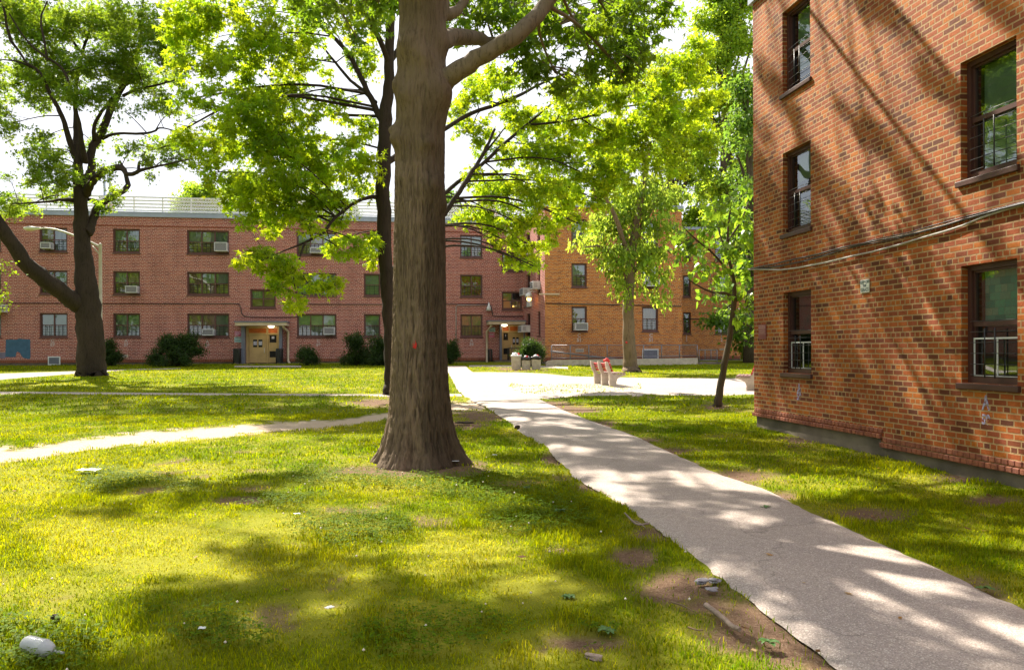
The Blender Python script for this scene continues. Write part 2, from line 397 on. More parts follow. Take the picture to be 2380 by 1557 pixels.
DP = np.array([(-200,1058,22),(0,1056,19),(130,1043,13),(300,1018,15),(480,1004,14),(640,992,12),(780,983,9),(880,967,8),(1000,950,9),(1120,938,12),(1200,932,6),(1230,930,1)], float)
def ellm(px, py, lst, nz, k=1.15):
    m = np.zeros_like(px)
    for cx, cy, rx, ry in lst:
        d = np.sqrt(((px-cx)/rx)**2+((py-cy)/ry)**2)
        m = np.maximum(m, sstep(1.25, .45, d+(nz-.5)*k))
    return m
def masks(x, y):
    px, py = proj(x, y)
    n1 = fbm(x*1.7, y*1.7, 0, 3, 5); n2 = fbm(x*5, y*5, 0, 9, 4); n3 = fbm(x*.45, y*.45, 0, 17, 4)
    soil = ellm(px, py, ELL_SOIL, n1*.6+n2*.4, 2.0)
    soil = np.maximum(soil, .75*sstep(.64, .72, n1*.7+n2*.3))
    mid = np.interp(px, DP[:, 0], DP[:, 1]); hw = np.interp(px, DP[:, 0], DP[:, 2])
    d = np.abs(py-mid)/hw + (n2-.5)*1.3+(n1-.5)*.9
    inb = (px < 1235) & (y > 1)
    path = np.where(inb, sstep(1.15, .75, d), 0)
    dry = np.maximum(.75*ellm(px, py, ELL_DRY, n1*.55+n2*.45, 2.2), .6*sstep(.52, .68, n3*.5+n1*.5))
    clov = ellm(px, py, ELL_CLOVER, n1*.5+n2*.5, 1.8)*(py > 1060)
    return soil, path, dry, clov
def lin(a, b, h): return list(np.arange(a, b, h))
xs = [-420, -250, -150, -100, -75, -60]+lin(-50, -9, .5)+lin(-9, 9, .075)+lin(9, 50, .5)+[50, 60, 75, 100, 150, 250, 420]
ys = [-120, -70, -40, -25, -15, -8, -3, 0, 1.5]+lin(2.5, 18, .075)+lin(18, 60, .3)+[60, 66, 75, 90, 120, 170, 250, 400, 800]
xs, ys = np.array(xs), np.array(ys)
XX, YY = np.meshgrid(xs, ys); x, y = XX.ravel(), YY.ravel()
soil, dpath, dry, clov = masks(x, y)
z = gz(y)+ (fbm(x*.8, y*.8, 0, 5, 3)-.5)*.035*(np.abs(x) < 50) - .02*np.maximum(soil, dpath)
nx, ny = len(xs), len(ys)
i = np.arange(nx*ny).reshape(ny, nx)
q = np.stack([i[:-1, :-1].ravel(), i[:-1, 1:].ravel(), i[1:, 1:].ravel(), i[1:, :-1].ravel()], 1)
me = npmesh('ground', np.stack([x, y, z-.012], 1), quads=q, col=np.stack([soil, dpath, dry], 1), smooth=True)
m, nt, out = newmat('lawn_soil')
b = N(nt, 'ShaderNodeBsdfPrincipled'); b.inputs['Roughness'].default_value = .95; b.inputs['Specular IOR Level'].default_value = .1
at = N(nt, 'ShaderNodeAttribute', attribute_name='tint').outputs[0]
sp = N(nt, 'ShaderNodeSeparateColor'); nt.links.new(at, sp.inputs[0])
nA, nB, nC = noise(nt, 3, 6), noise(nt, 28, 6, rough=.7), noise(nt, 110, 4)
green = mixc(nt, maprange(nt, nB, .35, .65), (.085, .125, .002), (.16, .18, .003))
straw = mixc(nt, maprange(nt, nC, .35, .65), (.36, .34, .04), (.24, .24, .02))
brown = mixc(nt, maprange(nt, nB, .35, .65), (.21, .13, .085), (.12, .072, .045))
brown = mixc(nt, maprange(nt, nC, .55, .7), brown, (.36, .27, .19))
sand = mixc(nt, maprange(nt, nB, .3, .7), (.60, .47, .37), (.46, .35, .26))
c = mixc(nt, maprange(nt, nC, .45, .7, 0, .35), green, straw)
c = mixc(nt, sp.outputs[2], c, straw); c = mixc(nt, sp.outputs[0], c, brown); c = mixc(nt, sp.outputs[1], c, sand)
nt.links.new(c, b.inputs['Base Color'])
bp = N(nt, 'ShaderNodeBump'); bp.inputs['Strength'].default_value = .8; bp.inputs['Distance'].default_value = .02
ad = N(nt, 'ShaderNodeMath', operation='ADD'); nt.links.new(nB, ad.inputs[0]); nt.links.new(nC, ad.inputs[1])
nt.links.new(ad.outputs[0], bp.inputs['Height']); nt.links.new(bp.outputs[0], b.inputs['Normal']); nt.links.new(b.outputs[0], out.inputs[0])
setp(link('ground', me, None, m), kind='structure')

# ---- paved paths
m, nt, out = newmat('worn_pavement')
b = N(nt, 'ShaderNodeBsdfPrincipled'); b.inputs['Roughness'].default_value = .85; b.inputs['Specular IOR Level'].default_value = .2
n1, n2, n3 = noise(nt, .9, 5), noise(nt, 70, 4, rough=.8), noise(nt, 14, 5)
c = mixc(nt, maprange(nt, n1, .35, .65), (.43, .355, .31), (.36, .30, .27))
c = mixc(nt, maprange(nt, n3, .45, .7, 0, .3), c, (.22, .18, .15))
vo = N(nt, 'ShaderNodeTexVoronoi'); vo.inputs['Scale'].default_value = 150; nt.links.new(N(nt, 'ShaderNodeTexCoord').outputs['Object'], vo.inputs['Vector'])
sv = N(nt, 'ShaderNodeSeparateColor'); nt.links.new(vo.outputs['Color'], sv.inputs[0])
c = mixc(nt, maprange(nt, sv.outputs[0], .72, .78, 0, .5), c, (.15, .13, .13))
c = mixc(nt, maprange(nt, sv.outputs[1], .86, .9, 0, .8), c, (.62, .55, .48))
c = mixc(nt, maprange(nt, n2, .5, .7, 0, .5), c, (.18, .155, .14))
vc = N(nt, 'ShaderNodeTexVoronoi'); vc.feature = 'DISTANCE_TO_EDGE'; vc.inputs['Scale'].default_value = .33
wv = N(nt, 'ShaderNodeVectorMath', operation='MULTIPLY_ADD'); cn = N(nt, 'ShaderNodeTexNoise'); cn.inputs['Scale'].default_value = 1.4; cn.inputs['Detail'].default_value = 6
tcx = N(nt, 'ShaderNodeTexCoord').outputs['Object']; nt.links.new(tcx, cn.inputs['Vector'])
nt.links.new(cn.outputs[1], wv.inputs[0]); wv.inputs[1].default_value = (1.2, 1.2, 0); nt.links.new(tcx, wv.inputs[2]); nt.links.new(wv.outputs[0], vc.inputs['Vector'])
c = mixc(nt, maprange(nt, vc.outputs[0], .005, .0, 0, .35), c, (.08, .065, .055))
nt.links.new(c, b.inputs['Base Color'])
bp = N(nt, 'ShaderNodeBump'); bp.inputs['Strength'].default_value = .3; bp.inputs['Distance'].default_value = .003
nt.links.new(n2, bp.inputs['Height']); nt.links.new(bp.outputs[0], b.inputs['Normal']); nt.links.new(b.outputs[0], out.inputs[0])
MT['pave'] = m
POLYS = []
def poly_param(pts, n):
    p = np.array([G(*q)[:2] for q in pts]); s = np.r_[0, np.cumsum(np.hypot(*np.diff(p, axis=0).T))]; t = np.linspace(0, s[-1], n)
    return np.stack([np.interp(t, s, p[:, 0]), np.interp(t, s, p[:, 1])], 1)
def strip(name, left, right, dz, n=220, mcross=14, rag=.05, seed=0):
    A, B = poly_param(left, n), poly_param(right, n)
    def rg(E, s):
        d = np.gradient(E, axis=0); nn = np.stack([-d[:, 1], d[:, 0]], 1); nn /= np.linalg.norm(nn, axis=1)[:, None]+1e-9
        return E+nn*(((fbm(E[:, 0]*2, E[:, 1]*2, 0, s, 3)-.5)*.8+(fbm(E[:, 0]*14, E[:, 1]*14, 0, s, 4)-.5)*1.2)*rag)[:, None]
    A, B = rg(A, 40+seed), rg(B, 60+seed)
    t = np.linspace(0, 1, mcross)[None, :, None]
    g = A[:, None]*(1-t)+B[:, None]*t
    x, y = g[..., 0].ravel(), g[..., 1].ravel(); zz = (gz(y)+dz).reshape(n, mcross); zz[:, 0] -= .03; zz[:, -1] -= .03
    i = np.arange(n*mcross).reshape(n, mcross)
    q = np.stack([i[:-1, :-1].ravel(), i[:-1, 1:].ravel(), i[1:, 1:].ravel(), i[1:, :-1].ravel()], 1)
    # keep every face upward
    v = np.stack([x, y, zz.ravel()], 1)
    nz = np.cross(v[q[0, 1]]-v[q[0, 0]], v[q[0, 2]]-v[q[0, 0]])[2]
    if nz < 0: q = q[:, ::-1]
    o = link(name, npmesh(name, v, quads=q, smooth=True), None, MT['pave']); setp(o, kind='structure')
    POLYS.append(np.concatenate([A, B[::-1]]))
EL = [(2120,1700),(1955,1557),(1855,1474),(1750,1399),(1710,1369),(1620,1304),(1560,1249),(1470,1184),(1390,1139),(1335,1109),(1265,1034),(1210,1004),(1190,984),(1130,945),(1085,925),(1062,905),(1052,885),(1040,862),(1035,851)]
ER = [(2900,1700),(2380,1409),(2290,1374),(2235,1344),(2140,1299),(2010,1244),(1890,1189),(1780,1134),(1670,1099),(1570,1054),(1470,1009),(1390,982),(1315,954),(1255,927),(1215,913),(1170,900),(1140,885),(1105,868),(1090,858),(1085,851)]
strip('path', EL, ER, .016, 420, 16, .05, 1)
strip('pavement', [(1080,925.5),(1255,926.5),(1330,920),(1500,918.5),(1760,917.5),(1960,917)], [(1075,863.5),(1200,864),(1265,867),(1330,873.5),(1500,877),(1760,878.5),(1960,879)], .008, 160, 20, .07, 2)
strip('path', [(-80,914.5),(0,914.5),(300,916),(600,917.7),(905,919.5),(1075,921)], [(-80,908.5),(0,909.3),(300,911.7),(600,914.2),(905,916),(1070,914)], .004, 200, 6, .05, 3)
strip('path', [(-60,890),(0,884),(60,878),(185,867.5),(300,860.2),(420,857)], [(-60,868),(0,866.5),(185,861),(300,857.5),(420,855.5)], .004, 120, 6, .08, 4)
strip('pavement', [(545,853),(700,853)], [(545,849.5),(700,849.5)], .02, 20, 4, .02, 5)
strip('pavement', [(1090,852.5),(1235,852.5),(1320,857)], [(1090,848.5),(1235,848.5),(1320,852)], .02, 30, 4, .02, 6)

def inpoly(x, y, poly):
    r = np.zeros(len(x), bool); n = len(poly)
    for k in range(n):
        x1, y1 = poly[k]; x2, y2 = poly[(k+1) % n]
        if y1 == y2: continue
        c = ((y1 > y) != (y2 > y)) & (x < (x2-x1)*(y-y1)/(y2-y1)+x1)
        r ^= c
    return r
NB = np.array([G(1752, 990)[:2], G(1752, 990)[:2]+9*np.array([.1465, -.989]), (14., 6.), (14., 15.3)])     # footprint of the near building
def free_ground(x, y):
    px, py = proj(x, y)
    ok = np.ones(len(x), bool)
    for k, p in enumerate(POLYS):
        ins = inpoly(x, y, p)
        if k == 1:
            tuft = (px > 1180) & (px < 1490) & (py > 893) & (py < 916) & (fbm(x*1.5, y*1.5, 0, 71, 4) > .5-.08*((px > 1250) & (px < 1420)))
            ins &= ~tuft
        ok &= ~ins
    return ok & ~inpoly(x, y, NB)

# ---- grass blades, one mesh
rng = np.random.default_rng(5)
def blades(y0, y1, dens, h0, h1, wd, n_cap, seed):
    r = np.random.default_rng(seed)
    area = .70*(y1*y1-y0*y0); n = min(int(area*dens), n_cap)
    yy = np.sqrt(r.uniform(y0*y0, y1*y1, n)); xx = r.uniform(-.70, .70, n)*yy
    soil, dp, dry, clov = masks(xx, yy)
    px, py = proj(xx, yy)
    keep = free_ground(xx, yy) & (r.random(n) > np.maximum(soil*.93, dp*1.0)) & (r.random(n) > dry*.35) & (py > 846)
    xx, yy, soil, dry, clov = (a[keep] for a in (xx, yy, soil, dry, clov)); n = len(xx)
    big = fbm(xx*.7, yy*.7, 0, 31, 4); med = fbm(xx*3, yy*3, 0, 33, 3)
    tuft = sstep(.56, .72, med)
    h = r.uniform(h0, h1, n)*(1+1.1*tuft)*(.7+.6*vnoise(xx*7, yy*7, 0, 91))*(1-.45*dry)*(1-.3*soil)
    az = r.uniform(0, 2*pi, n); le = r.uniform(.15, 1.0, n)*h
    base = np.stack([xx, yy, gz(yy)-.012], 1)
    dirv = np.stack([np.cos(az), np.sin(az), np.zeros(n)], 1); side = np.stack([-np.sin(az+r.uniform(-.6, .6, n)), np.cos(az), np.zeros(n)], 1)
    ww = (wd*r.uniform(.6, 1.3, n))[:, None]
    mid = base+dirv*(le*.35)[:, None]; mid[:, 2] += h*.6
    tip = base+dirv*le[:, None]; tip[:, 2] += h
    v = np.stack([base-side*ww*.5, base+side*ww*.5, mid+side*ww*.42, mid-side*ww*.42, tip], 1).reshape(-1, 3)
    k = np.arange(n)*5
    quads = np.stack([k, k+1, k+2, k+3], 1); tris = np.stack([k+3, k+2, k+4], 1)
    g1, g2, st = np.array([.085, .165, .001]), np.array([.27, .29, .001]), np.array([.42, .38, .035])
    a = np.clip(big*1.5-.3+r.normal(0, .22, n), 0, 1)[:, None]
    colr = g1*(1-a)+g2*a
    s = np.clip(dry*.8+soil*.3+r.normal(0, .2, n)-.1, 0, 1)[:, None]*(r.random(n) < .25+.6*dry)[:, None]
    colr = colr*(1-s)+st*s
    colr *= (1-.45*clov*(r.random(n) < .7))[:, None]
    colr *= (r.uniform(.6, 1.3, n)*(.75+.5*vnoise(xx*9, yy*9, 0, 55)))[:, None]
    return v, tris, quads, np.repeat(colr, 5, 0)
parts = [blades(3.2, 8.5, 4300, .014, .042, .006, 260000, 1), blades(8.5, 18, 1000, .016, .042, .012, 200000, 2), blades(18, 52, 150, .02, .05, .03, 190000, 3)]
V, T, Q, Cc, off = [], [], [], [], 0
for v, t, qd, cc in parts:
    V.append(v); T.append(t+off); Q.append(qd+off); Cc.append(cc); off += len(v)
m, nt, out = newmat('grass_blade')
at = N(nt, 'ShaderNodeAttribute', attribute_name='tint').outputs[0]
d = N(nt, 'ShaderNodeBsdfPrincipled'); d.inputs['Roughness'].default_value = .6; d.inputs['Specular IOR Level'].default_value = .08; nt.links.new(at, d.inputs['Base Color'])
tl = N(nt, 'ShaderNodeBsdfTranslucent'); nt.links.new(mixc(nt, 1., at, (2.2, 1.95, .45), 'MULTIPLY'), tl.inputs[0])
mx = N(nt, 'ShaderNodeMixShader'); mx.inputs[0].default_value = .45; nt.links.new(d.outputs[0], mx.inputs[1]); nt.links.new(tl.outputs[0], mx.inputs[2]); nt.links.new(mx.outputs[0], out.inputs[0])
MT['grass'] = m
setp(link('grass', npmesh('grass', np.concatenate(V), np.concatenate(T), np.concatenate(Q), np.concatenate(Cc)), None, m),
     'short yellow-green lawn grass with bare and dry patches', 'grass', kind='stuff')

# ---- clover leaves and flower heads
def clover():
    r = np.random.default_rng(21); n = 60000
    yy = np.sqrt(r.uniform(3.3**2, 11**2, n)); xx = r.uniform(-.7, .35, n)*yy
    s, dp, dr, cl = masks(xx, yy)
    k = free_ground(xx, yy) & (r.random(n) < cl*.9) & (s < .6); xx, yy = xx[k], yy[k]; n = len(xx)
    h = r.uniform(.02, .05, n)*(1+fbm(xx*3, yy*3, 0, 8, 2)*.5); VV, TT, CC = [], [], []
    for j in range(3):
        a = r.uniform(0, .5, n)+j*2.09; rr = r.uniform(.009, .016, n)
        c = np.stack([xx, yy, gz(yy)+h], 1); d = np.stack([np.cos(a), np.sin(a), r.uniform(-.3, .35, n)], 1)
        sd = np.stack([-np.sin(a), np.cos(a), r.uniform(-.2, .2, n)], 1)
        v = np.stack([c, c+d*rr[:, None]+sd*(rr*.6)[:, None], c+d*(rr*1.7)[:, None], c+d*rr[:, None]-sd*(rr*.6)[:, None]], 1).reshape(-1, 3)
        VV.append(v); CC.append(np.repeat(np.array([.085, .15, .002])*r.uniform(.6, 1.5, n)[:, None], 4, 0))
    V = np.concatenate(VV); k = np.arange(len(V)//4)*4
    link_ = link('clover', npmesh('clover', V, quads=np.stack([k, k+1, k+2, k+3], 1), col=np.concatenate(CC)), None, MT['grass'])
    setp(link_, 'dark green clover patches growing in the lawn', 'clover', kind='stuff')
    # flower heads
    n = 900; yy = np.sqrt(r.uniform(3.5**2, 18**2, n)); xx = r.uniform(-.7, .3, n)*yy
    s, dp, dr, cl = masks(xx, yy); k = free_ground(xx, yy) & (s+dp < .5) & (r.random(n) < .25+cl+(yy > 9)*.15); xx, yy = xx[k], yy[k]; n = len(xx)
    oc = np.array([(1,0,0),(-1,0,0),(0,1,0),(0,-1,0),(0,0,1),(0,0,-1)], float); of = np.array([(0,2,4),(2,1,4),(1,3,4),(3,0,4),(2,0,5),(1,2,5),(3,1,5),(0,3,5)])
    c = np.stack([xx, yy, gz(yy)+r.uniform(.05, .09, n)], 1); rr = r.uniform(.006, .0105, n)
    V = (c[:, None]+oc[None]*rr[:, None, None]).reshape(-1, 3); T = (np.arange(n)[:, None, None]*6+of[None]).reshape(-1, 3)
    setp(link('clover_blossom', npmesh('clover_blossom', V, T, col=np.full((len(V), 3), 1.), smooth=True), None, pm('clover_white', (.75, .68, .6), (.6, .5, .42), 90, .8)),
         'tiny white clover heads dotted over the lawn', 'flowers', kind='stuff')
clover()
# ---- fallen leaves and crumbs
def debris():
    r = np.random.default_rng(77); n = 2600
    yy = np.sqrt(r.uniform(3.4**2, 22**2, n)); xx = r.uniform(-.7, .7, n)*yy
    s, dp, dr, cl = masks(xx, yy); on = free_ground(xx, yy)
    k = (~inpoly(xx, yy, NB)) & (r.random(n) < np.where(on, .12+.8*s, .07)); xx, yy, on = xx[k], yy[k], on[k]; n = len(xx)
    a = r.uniform(0, 6.28, n); L_ = r.uniform(.012, .04, n); W_ = L_*r.uniform(.25, .7, n)
    c = np.stack([xx, yy, gz(yy)+np.where(on, .012, .024)], 1); d = np.stack([np.cos(a), np.sin(a), r.uniform(-.1, .3, n)], 1); sd = np.stack([-np.sin(a), np.cos(a), r.uniform(-.3, .3, n)], 1)
    V = np.stack([c-d*L_[:, None], c+sd*W_[:, None], c+d*L_[:, None], c-sd*W_[:, None]], 1).reshape(-1, 3); k = np.arange(n)*4
    cc = np.array([(.3,.17,.07),(.16,.09,.05),(.42,.3,.18),(.12,.14,.03)])[r.integers(0, 4, n)]*r.uniform(.6, 1.2, n)[:, None]
    setp(link('leaf_litter', npmesh('leaf_litter', V, quads=np.stack([k, k+1, k+2, k+3], 1), col=np.repeat(cc, 4, 0)), None, MT['grass']),
         'dry fallen leaves and crumbs scattered on lawn and path', 'leaf litter', kind='stuff')
debris()

# ================================================================ BUILDINGS
class Face:
    """vertical wall plane: local u to the right as seen from outside, y inwards, z up"""
    def __init__(s, o, d, origin=(0, 0)):
        s.o = np.array(o, float); d = np.array(d, float); s.d = d/np.linalg.norm(d)
        s.ang = math.atan2(s.d[1], s.d[0]); s.org = origin
    def uz(s, px, py):
        a, b = ray(px, py)
        u = (a*s.o[1]-s.o[0])/(s.d[0]-a*s.d[1]); Y = s.o[1]+u*s.d[1]
        return u, EYE+b*Y
    def M(s, base):                         # matrix inside a root placed (unrotated) at base
        return Matrix.Translation((s.o[0]-base[0], s.o[1]-base[1], -base[2])) @ Matrix.Rotation(s.ang, 4, 'Z')
def wall(mb, u0, u1, z0, z1, holes=(), rev=.12, m=0, y=0.):
    us = sorted({u0, u1, *[h[0] for h in holes], *[h[1] for h in holes]}); zs = sorted({z0, z1, *[h[2] for h in holes], *[h[3] for h in holes]})
    us = [a for a in us if u0 <= a <= u1]; zs = [a for a in zs if z0 <= a <= z1]
    for a, b in zip(us, us[1:]):
        for c, d in zip(zs, zs[1:]):
            um, zm = (a+b)/2, (c+d)/2
            if any(h[0] < um < h[1] and h[2] < zm < h[3] for h in holes): continue
            mb.quad([(a, y, c), (b, y, c), (b, y, d), (a, y, d)], [(a, c), (b, c), (b, d), (a, d)], m)
    for a, b, c, d in holes:
        r = y+rev
        mb.quad([(a, y, c), (a, y, d), (a, r, d), (a, r, c)][::-1], [(a, c), (a, d), (a-rev, d), (a-rev, c)][::-1], m)
        mb.quad([(b, y, c), (b, y, d), (b, r, d), (b, r, c)], [(b, c), (b, d), (b+rev, d), (b+rev, c)], m)
        mb.quad([(a, y, d), (b, y, d), (b, r, d), (a, r, d)], [(a, d), (b, d), (b, d+rev), (a, d+rev)], m)
        mb.quad([(a, y, c), (b, y, c), (b, r, c), (a, r, c)][::-1], [(a, c), (b, c), (b, c+rev), (a, c+rev)][::-1], m)
def window(par, M, rect, n=1, fill=('blind_green',), frame='frame_far', glass='glass', rev=.12, fw=.075, guard=True, open_=None, gthick=.028, seed=0, drop=None):
    """sash window: frame mesh with sill, pane, guard and shades as children"""
    u0, u1, z0, z1 = rect; r = random.Random(seed); y = rev
    Mw = M @ Matrix.Translation((u0, y, z0)); w, h = u1-u0, z1-z0
    f = MB(); D = .07
    f.box(0, -D*.3, 0, fw, D, h); f.box(w-fw, -D*.3, 0, w, D, h); f.box(fw, -D*.3, h-fw, w-fw, D, h); f.box(fw, -D*.3, 0, w-fw, D, fw*1.25)
    lw = (w-2*fw)/n; zm = h*.5
    for k in range(n):
        a, b = fw+k*lw, fw+(k+1)*lw
        if k: f.box(a-fw*.45, -D*.25, fw*1.25, a+fw*.45, D, h-fw)
        f.box(a+.001, .0, zm-.028, b-.001, D*.8, zm+.028)
        e = fw*.45
        for xa, xb in ((a, a+e), (b-e, b)):
            f.box(xa+.001, .012, fw*1.25+.001, xb-.001, D*.7, h-fw-.001)
        f.box(a+e, .012, h-fw-e, b-e, D*.7, h-fw-.001); f.box(a+e, .012, fw*1.25+.001, b-e, D*.7, fw*1.25+e)
    wo = f.build('window', MT[frame], par, Mw)
    p = MB()
    for k in range(n):
        a, b = fw+k*lw+.01, fw+(k+1)*lw-.01
        t1, t2 = r.uniform(-.006, .006), r.uniform(-.006, .006)
        p.quad([(a, .035+t1, zm), (b, .035-t1, zm), (b, .035-t1, h-fw), (a, .035+t1, h-fw)])
        lo = fw*1.25 if not (open_ and k in open_) else zm-.12
        p.quad([(a, .052+t2, lo), (b, .052-t2, lo), (b, .052-t2, zm), (a, .052+t2, zm)])
    p.build('pane', MT[glass], wo)
    d = MB(); d.quad([(0, .34, 0), (w, .34, 0), (w, .34, h), (0, .34, h)])
    for q in ([(0,.05,0),(0,.34,0),(0,.34,h),(0,.05,h)], [(w,.05,0),(w,.34,0),(w,.34,h),(w,.05,h)][::-1], [(0,.05,h),(w,.05,h),(w,.34,h),(0,.34,h)], [(0,.05,0),(w,.05,0),(w,.34,0),(0,.34,0)][::-1]): d.quad(q)
    d.build('room_recess', MT['dark'], wo)
    fl = list(fill)
    for k in range(n):
        c = fl[k % len(fl)]
        if not c: continue
        full = drop[k % len(drop)] if drop else r.choice((1., 1., .52, .6))
        b = MB(); a0, a1 = fw+k*lw+.02, fw+(k+1)*lw-.02; zb = h-fw-(h-2*fw)*full
        seg = 12 if c in ('blind_pale', 'blind_peach', 'blind_red') else 1
        for j in range(seg):
            xa, xb = a0+(a1-a0)*j/seg, a0+(a1-a0)*(j+1)/seg; ya, yb = (.15+.015*(j % 2), .15+.015*((j+1) % 2)) if seg > 1 else (.15, .15)
            b.quad([(xa, ya, zb), (xb, yb, zb), (xb, yb, h-fw), (xa, ya, h-fw)], [(xa, zb), (xb, zb), (xb, h-fw), (xa, h-fw)])
        b.build('curtain' if seg > 1 else 'shade', MT[c], wo)
    if guard:
        for k in range(n):
            if isinstance(guard, (set, tuple)) and k not in guard: continue
            g = MB(); a, b = fw+k*lw+fw*.3, fw+(k+1)*lw-fw*.3; t = gthick/2; yy = -.035
            for j in range(4):
                zz = fw*1.4+(zm-fw*1.4)*(j+.5)/4.2
                g.box(a, yy-t*.6, zz-t*.6, b, yy+t*.6, zz+t*.6)
            c = (a+b)/2; hw = (b-a)*.17
            for xx in (c-hw, c+hw): g.box(xx-t, yy-t*1.8, fw*1.2, xx+t, yy-t*.62, zm-.0)
            g.build('window_guard', MT['black_metal'], wo)
    s = MB(); s.box(-.05, -rev-.045, -.075, w+.05, -.025, -.004); s.build('sill', MT[frame], wo, bevel=.008)
    return wo
def text_obj(txt, size, par, M, mat, name='lettering', ext=.002, bold=.0, align='CENTER', sx=1.):
    cu = bpy.data.curves.new('t', 'FONT'); cu.body = txt; cu.size = size; cu.extrude = ext; cu.align_x = align; cu.align_y = 'CENTER'; cu.offset = bold
    cu.space_line = .95
    o = bpy.data.objects.new('t', cu); COL.objects.link(o); bpy.context.view_layer.update()
    me = bpy.data.meshes.new_from_object(o.evaluated_get(bpy.context.evaluated_depsgraph_get()))
    bpy.data.objects.remove(o); bpy.data.curves.remove(cu)
    n = link(name, me, par, MT[mat]); me.name = name
    n.matrix_local = M @ Matrix.Rotation(R(90), 4, 'X') @ Matrix.Diagonal((sx, 1, 1, 1)); return n

TH = R(8.4)
dF = (cos(TH), sin(TH))
F = Face(P(620, 846, 51.6)[:2], dF)
uC, _ = F.uz(1218, 800)
inner = F.o+F.d*uC
c1 = P(1267, 850, 48.2)[:2]
W1 = Face(inner, c1-inner); W2 = Face(c1, dF); W3 = Face(P(1585, 840, 57)[:2], dF)
L1 = float(np.linalg.norm(c1-inner)); L2 = W2.uz(1585.5, 800)[0]; L3 = W3.uz(1738, 800)[0]
zr = [(F.uz(295, 784)[1], F.uz(295, 728)[1]), (F.uz(295, 685)[1], F.uz(295, 630)[1]), (F.uz(295, 588)[1], F.uz(295, 532)[1])]
ztop = F.uz(130, 500.5)[1]; zb = .62
base = (F.o[0], F.o[1], .8)
bd = root('apartment_building', base, 'long three storey red brick apartment block with white roof rails and tan entry doors', 'building')
MF = F.M(base); M1 = W1.M(base); M2 = W2.M(base); M3 = W3.M(base)
uL = F.uz(-700, 700)[0]
def ux(face, a, b): return face.uz(a, 750)[0], face.uz(b, 750)[0]
wins = []      # (face matrix, rect, n, fill, kwargs)
cols = [(92, 157, 2), (263, 326, 2), (435, 533, 3), (690, 782, 3), (846, 884, 1), (1070, 1122, 2), (-62, 3, 2), (-230, -165, 2)]
fills = {(0,0): ['blind_green', 'blind_green'], (0,1): ['dark', 'blind_green'], (0,2): [None, 'blind_pale'],
         (1,0): ['blind_green', 'blind_green'], (1,1): ['blind_pale', 'blind_peach'], (1,2): ['blind_pale', 'blind_pale'],
         (2,0): ['blind_peach', 'blind_peach', 'blind_green'], (2,1): ['blind_peach', 'blind_green', 'blind_green'], (2,2): ['blind_white', 'blind_white', 'blind_green'],
         (3,0): ['blind_green', 'blind_white', 'blind_white'], (3,1): ['blind_pale', 'blind_pale', 'blind_green'], (3,2): ['blind_pale', None, 'blind_green'],
         (4,0): ['blind_green'], (4,1): ['blind_green'], (4,2): ['blind_white'],
         (5,0): ['blind_peach', 'blind_peach'], (5,1): ['blind_red', 'blind_red'], (5,2): ['blind_green', 'blind_green'],
         (6,0): ['blind_green'], (6,1): ['blind_green'], (6,2): ['blind_green'], (7,0): ['blind_green'], (7,1): ['blind_white'], (7,2): ['blind_green']}
drops = {(0,0): [1.], (1,0): [1.], (2,0): [1., .55, 1.], (2,1): [.5], (2,2): [.5, .5, .5], (3,0): [.55, 1., 1.], (3,1): [1.], (5,1): [1.], (5,0): [1., .55], (1,2): [.5, .8], (1,1): [.5, .62], (4,0): [1.], (4,1): [1.]}
holesF = []
for ci, (a, b, n) in enumerate(cols):
    u0, u1 = ux(F, a, b)
    for ri, (z0, z1) in enumerate(zr):
        holesF.append((u0, u1, z0, z1)); wins.append((MF, (u0, u1, z0, z1), n, fills[(ci, ri)], dict(seed=ci*7+ri, drop=drops.get((ci, ri)))))
for (a, b, t, bo) in ((582, 641, 673, 716), (1167, 1218, 678, 720), (1167, 1218, 588, 631)):      # stair windows
    u0, u1 = ux(F, a, b); u1 = min(u1, uC-.12); z0, z1 = F.uz((a+b)/2, bo)[1], F.uz((a+b)/2, t)[1]
    holesF.append((u0, u1, z0, z1)); wins.append((MF, (u0, u1, z0, z1), 2, [None, 'dark'] if a > 1000 else ['blind_pale', None], dict(seed=a, guard=False, drop=[.45])))
# doors
dA = (*ux(F, 572, 650), F.uz(610, 844)[1], F.uz(610, 759)[1]); dB = (*ux(F, 1165, 1216), F.uz(1190, 836)[1], F.uz(1190, 755)[1])
holesF += [dA, dB]
# wing windows
h1, h2, h3 = [], [], []
for (a, b) in ((1223.5, 1232.5), (1249.5, 1256)):
    u0, u1 = ux(W1, a, b)
    for ri, (z0, z1) in enumerate(zr):
        h1.append((u0, u1, z0, z1)); wins.append((M1, (u0, u1, z0, z1), 1, ['dark'], dict(seed=int(a)+ri)))
zw = [(W2.uz(1345, b)[1], W2.uz(1345, t)[1]) for t, b in ((712, 770), (612, 668), (510, 568))]
for ci, (a, b) in enumerate(((1328.5, 1364.5), (1492.5, 1530))):
    u0, u1 = ux(W2, a, b)
    for ri, (z0, z1) in enumerate(zw):
        h2.append((u0, u1, z0, z1)); wins.append((M2, (u0, u1, z0, z1), 1, [['blind_pale', 'blind_white', 'blind_pale'], ['blind_peach', None, 'blind_green']][ci][ri:ri+1], dict(seed=ci+ri*3+5, drop=[[.0, .55, .5], [.9, .5, .5]][ci][ri:ri+1])))
zx = [(W3.uz(1677, b)[1], W3.uz(1677, t)[1]) for t, b in ((726, 776), (641, 691), (556, 606))]
for ci, (a, b) in enumerate(((1588, 1606), (1662, 1693))):
    u0, u1 = ux(W3, a, b)
    for ri, (z0, z1) in enumerate(zx):
        h3.append((u0, u1, z0, z1)); wins.append((M3, (u0, u1, z0, z1), 1, ['dark' if ci == 0 else 'blind_pale'], dict(seed=ci+ri*3+9, drop=[.5])))
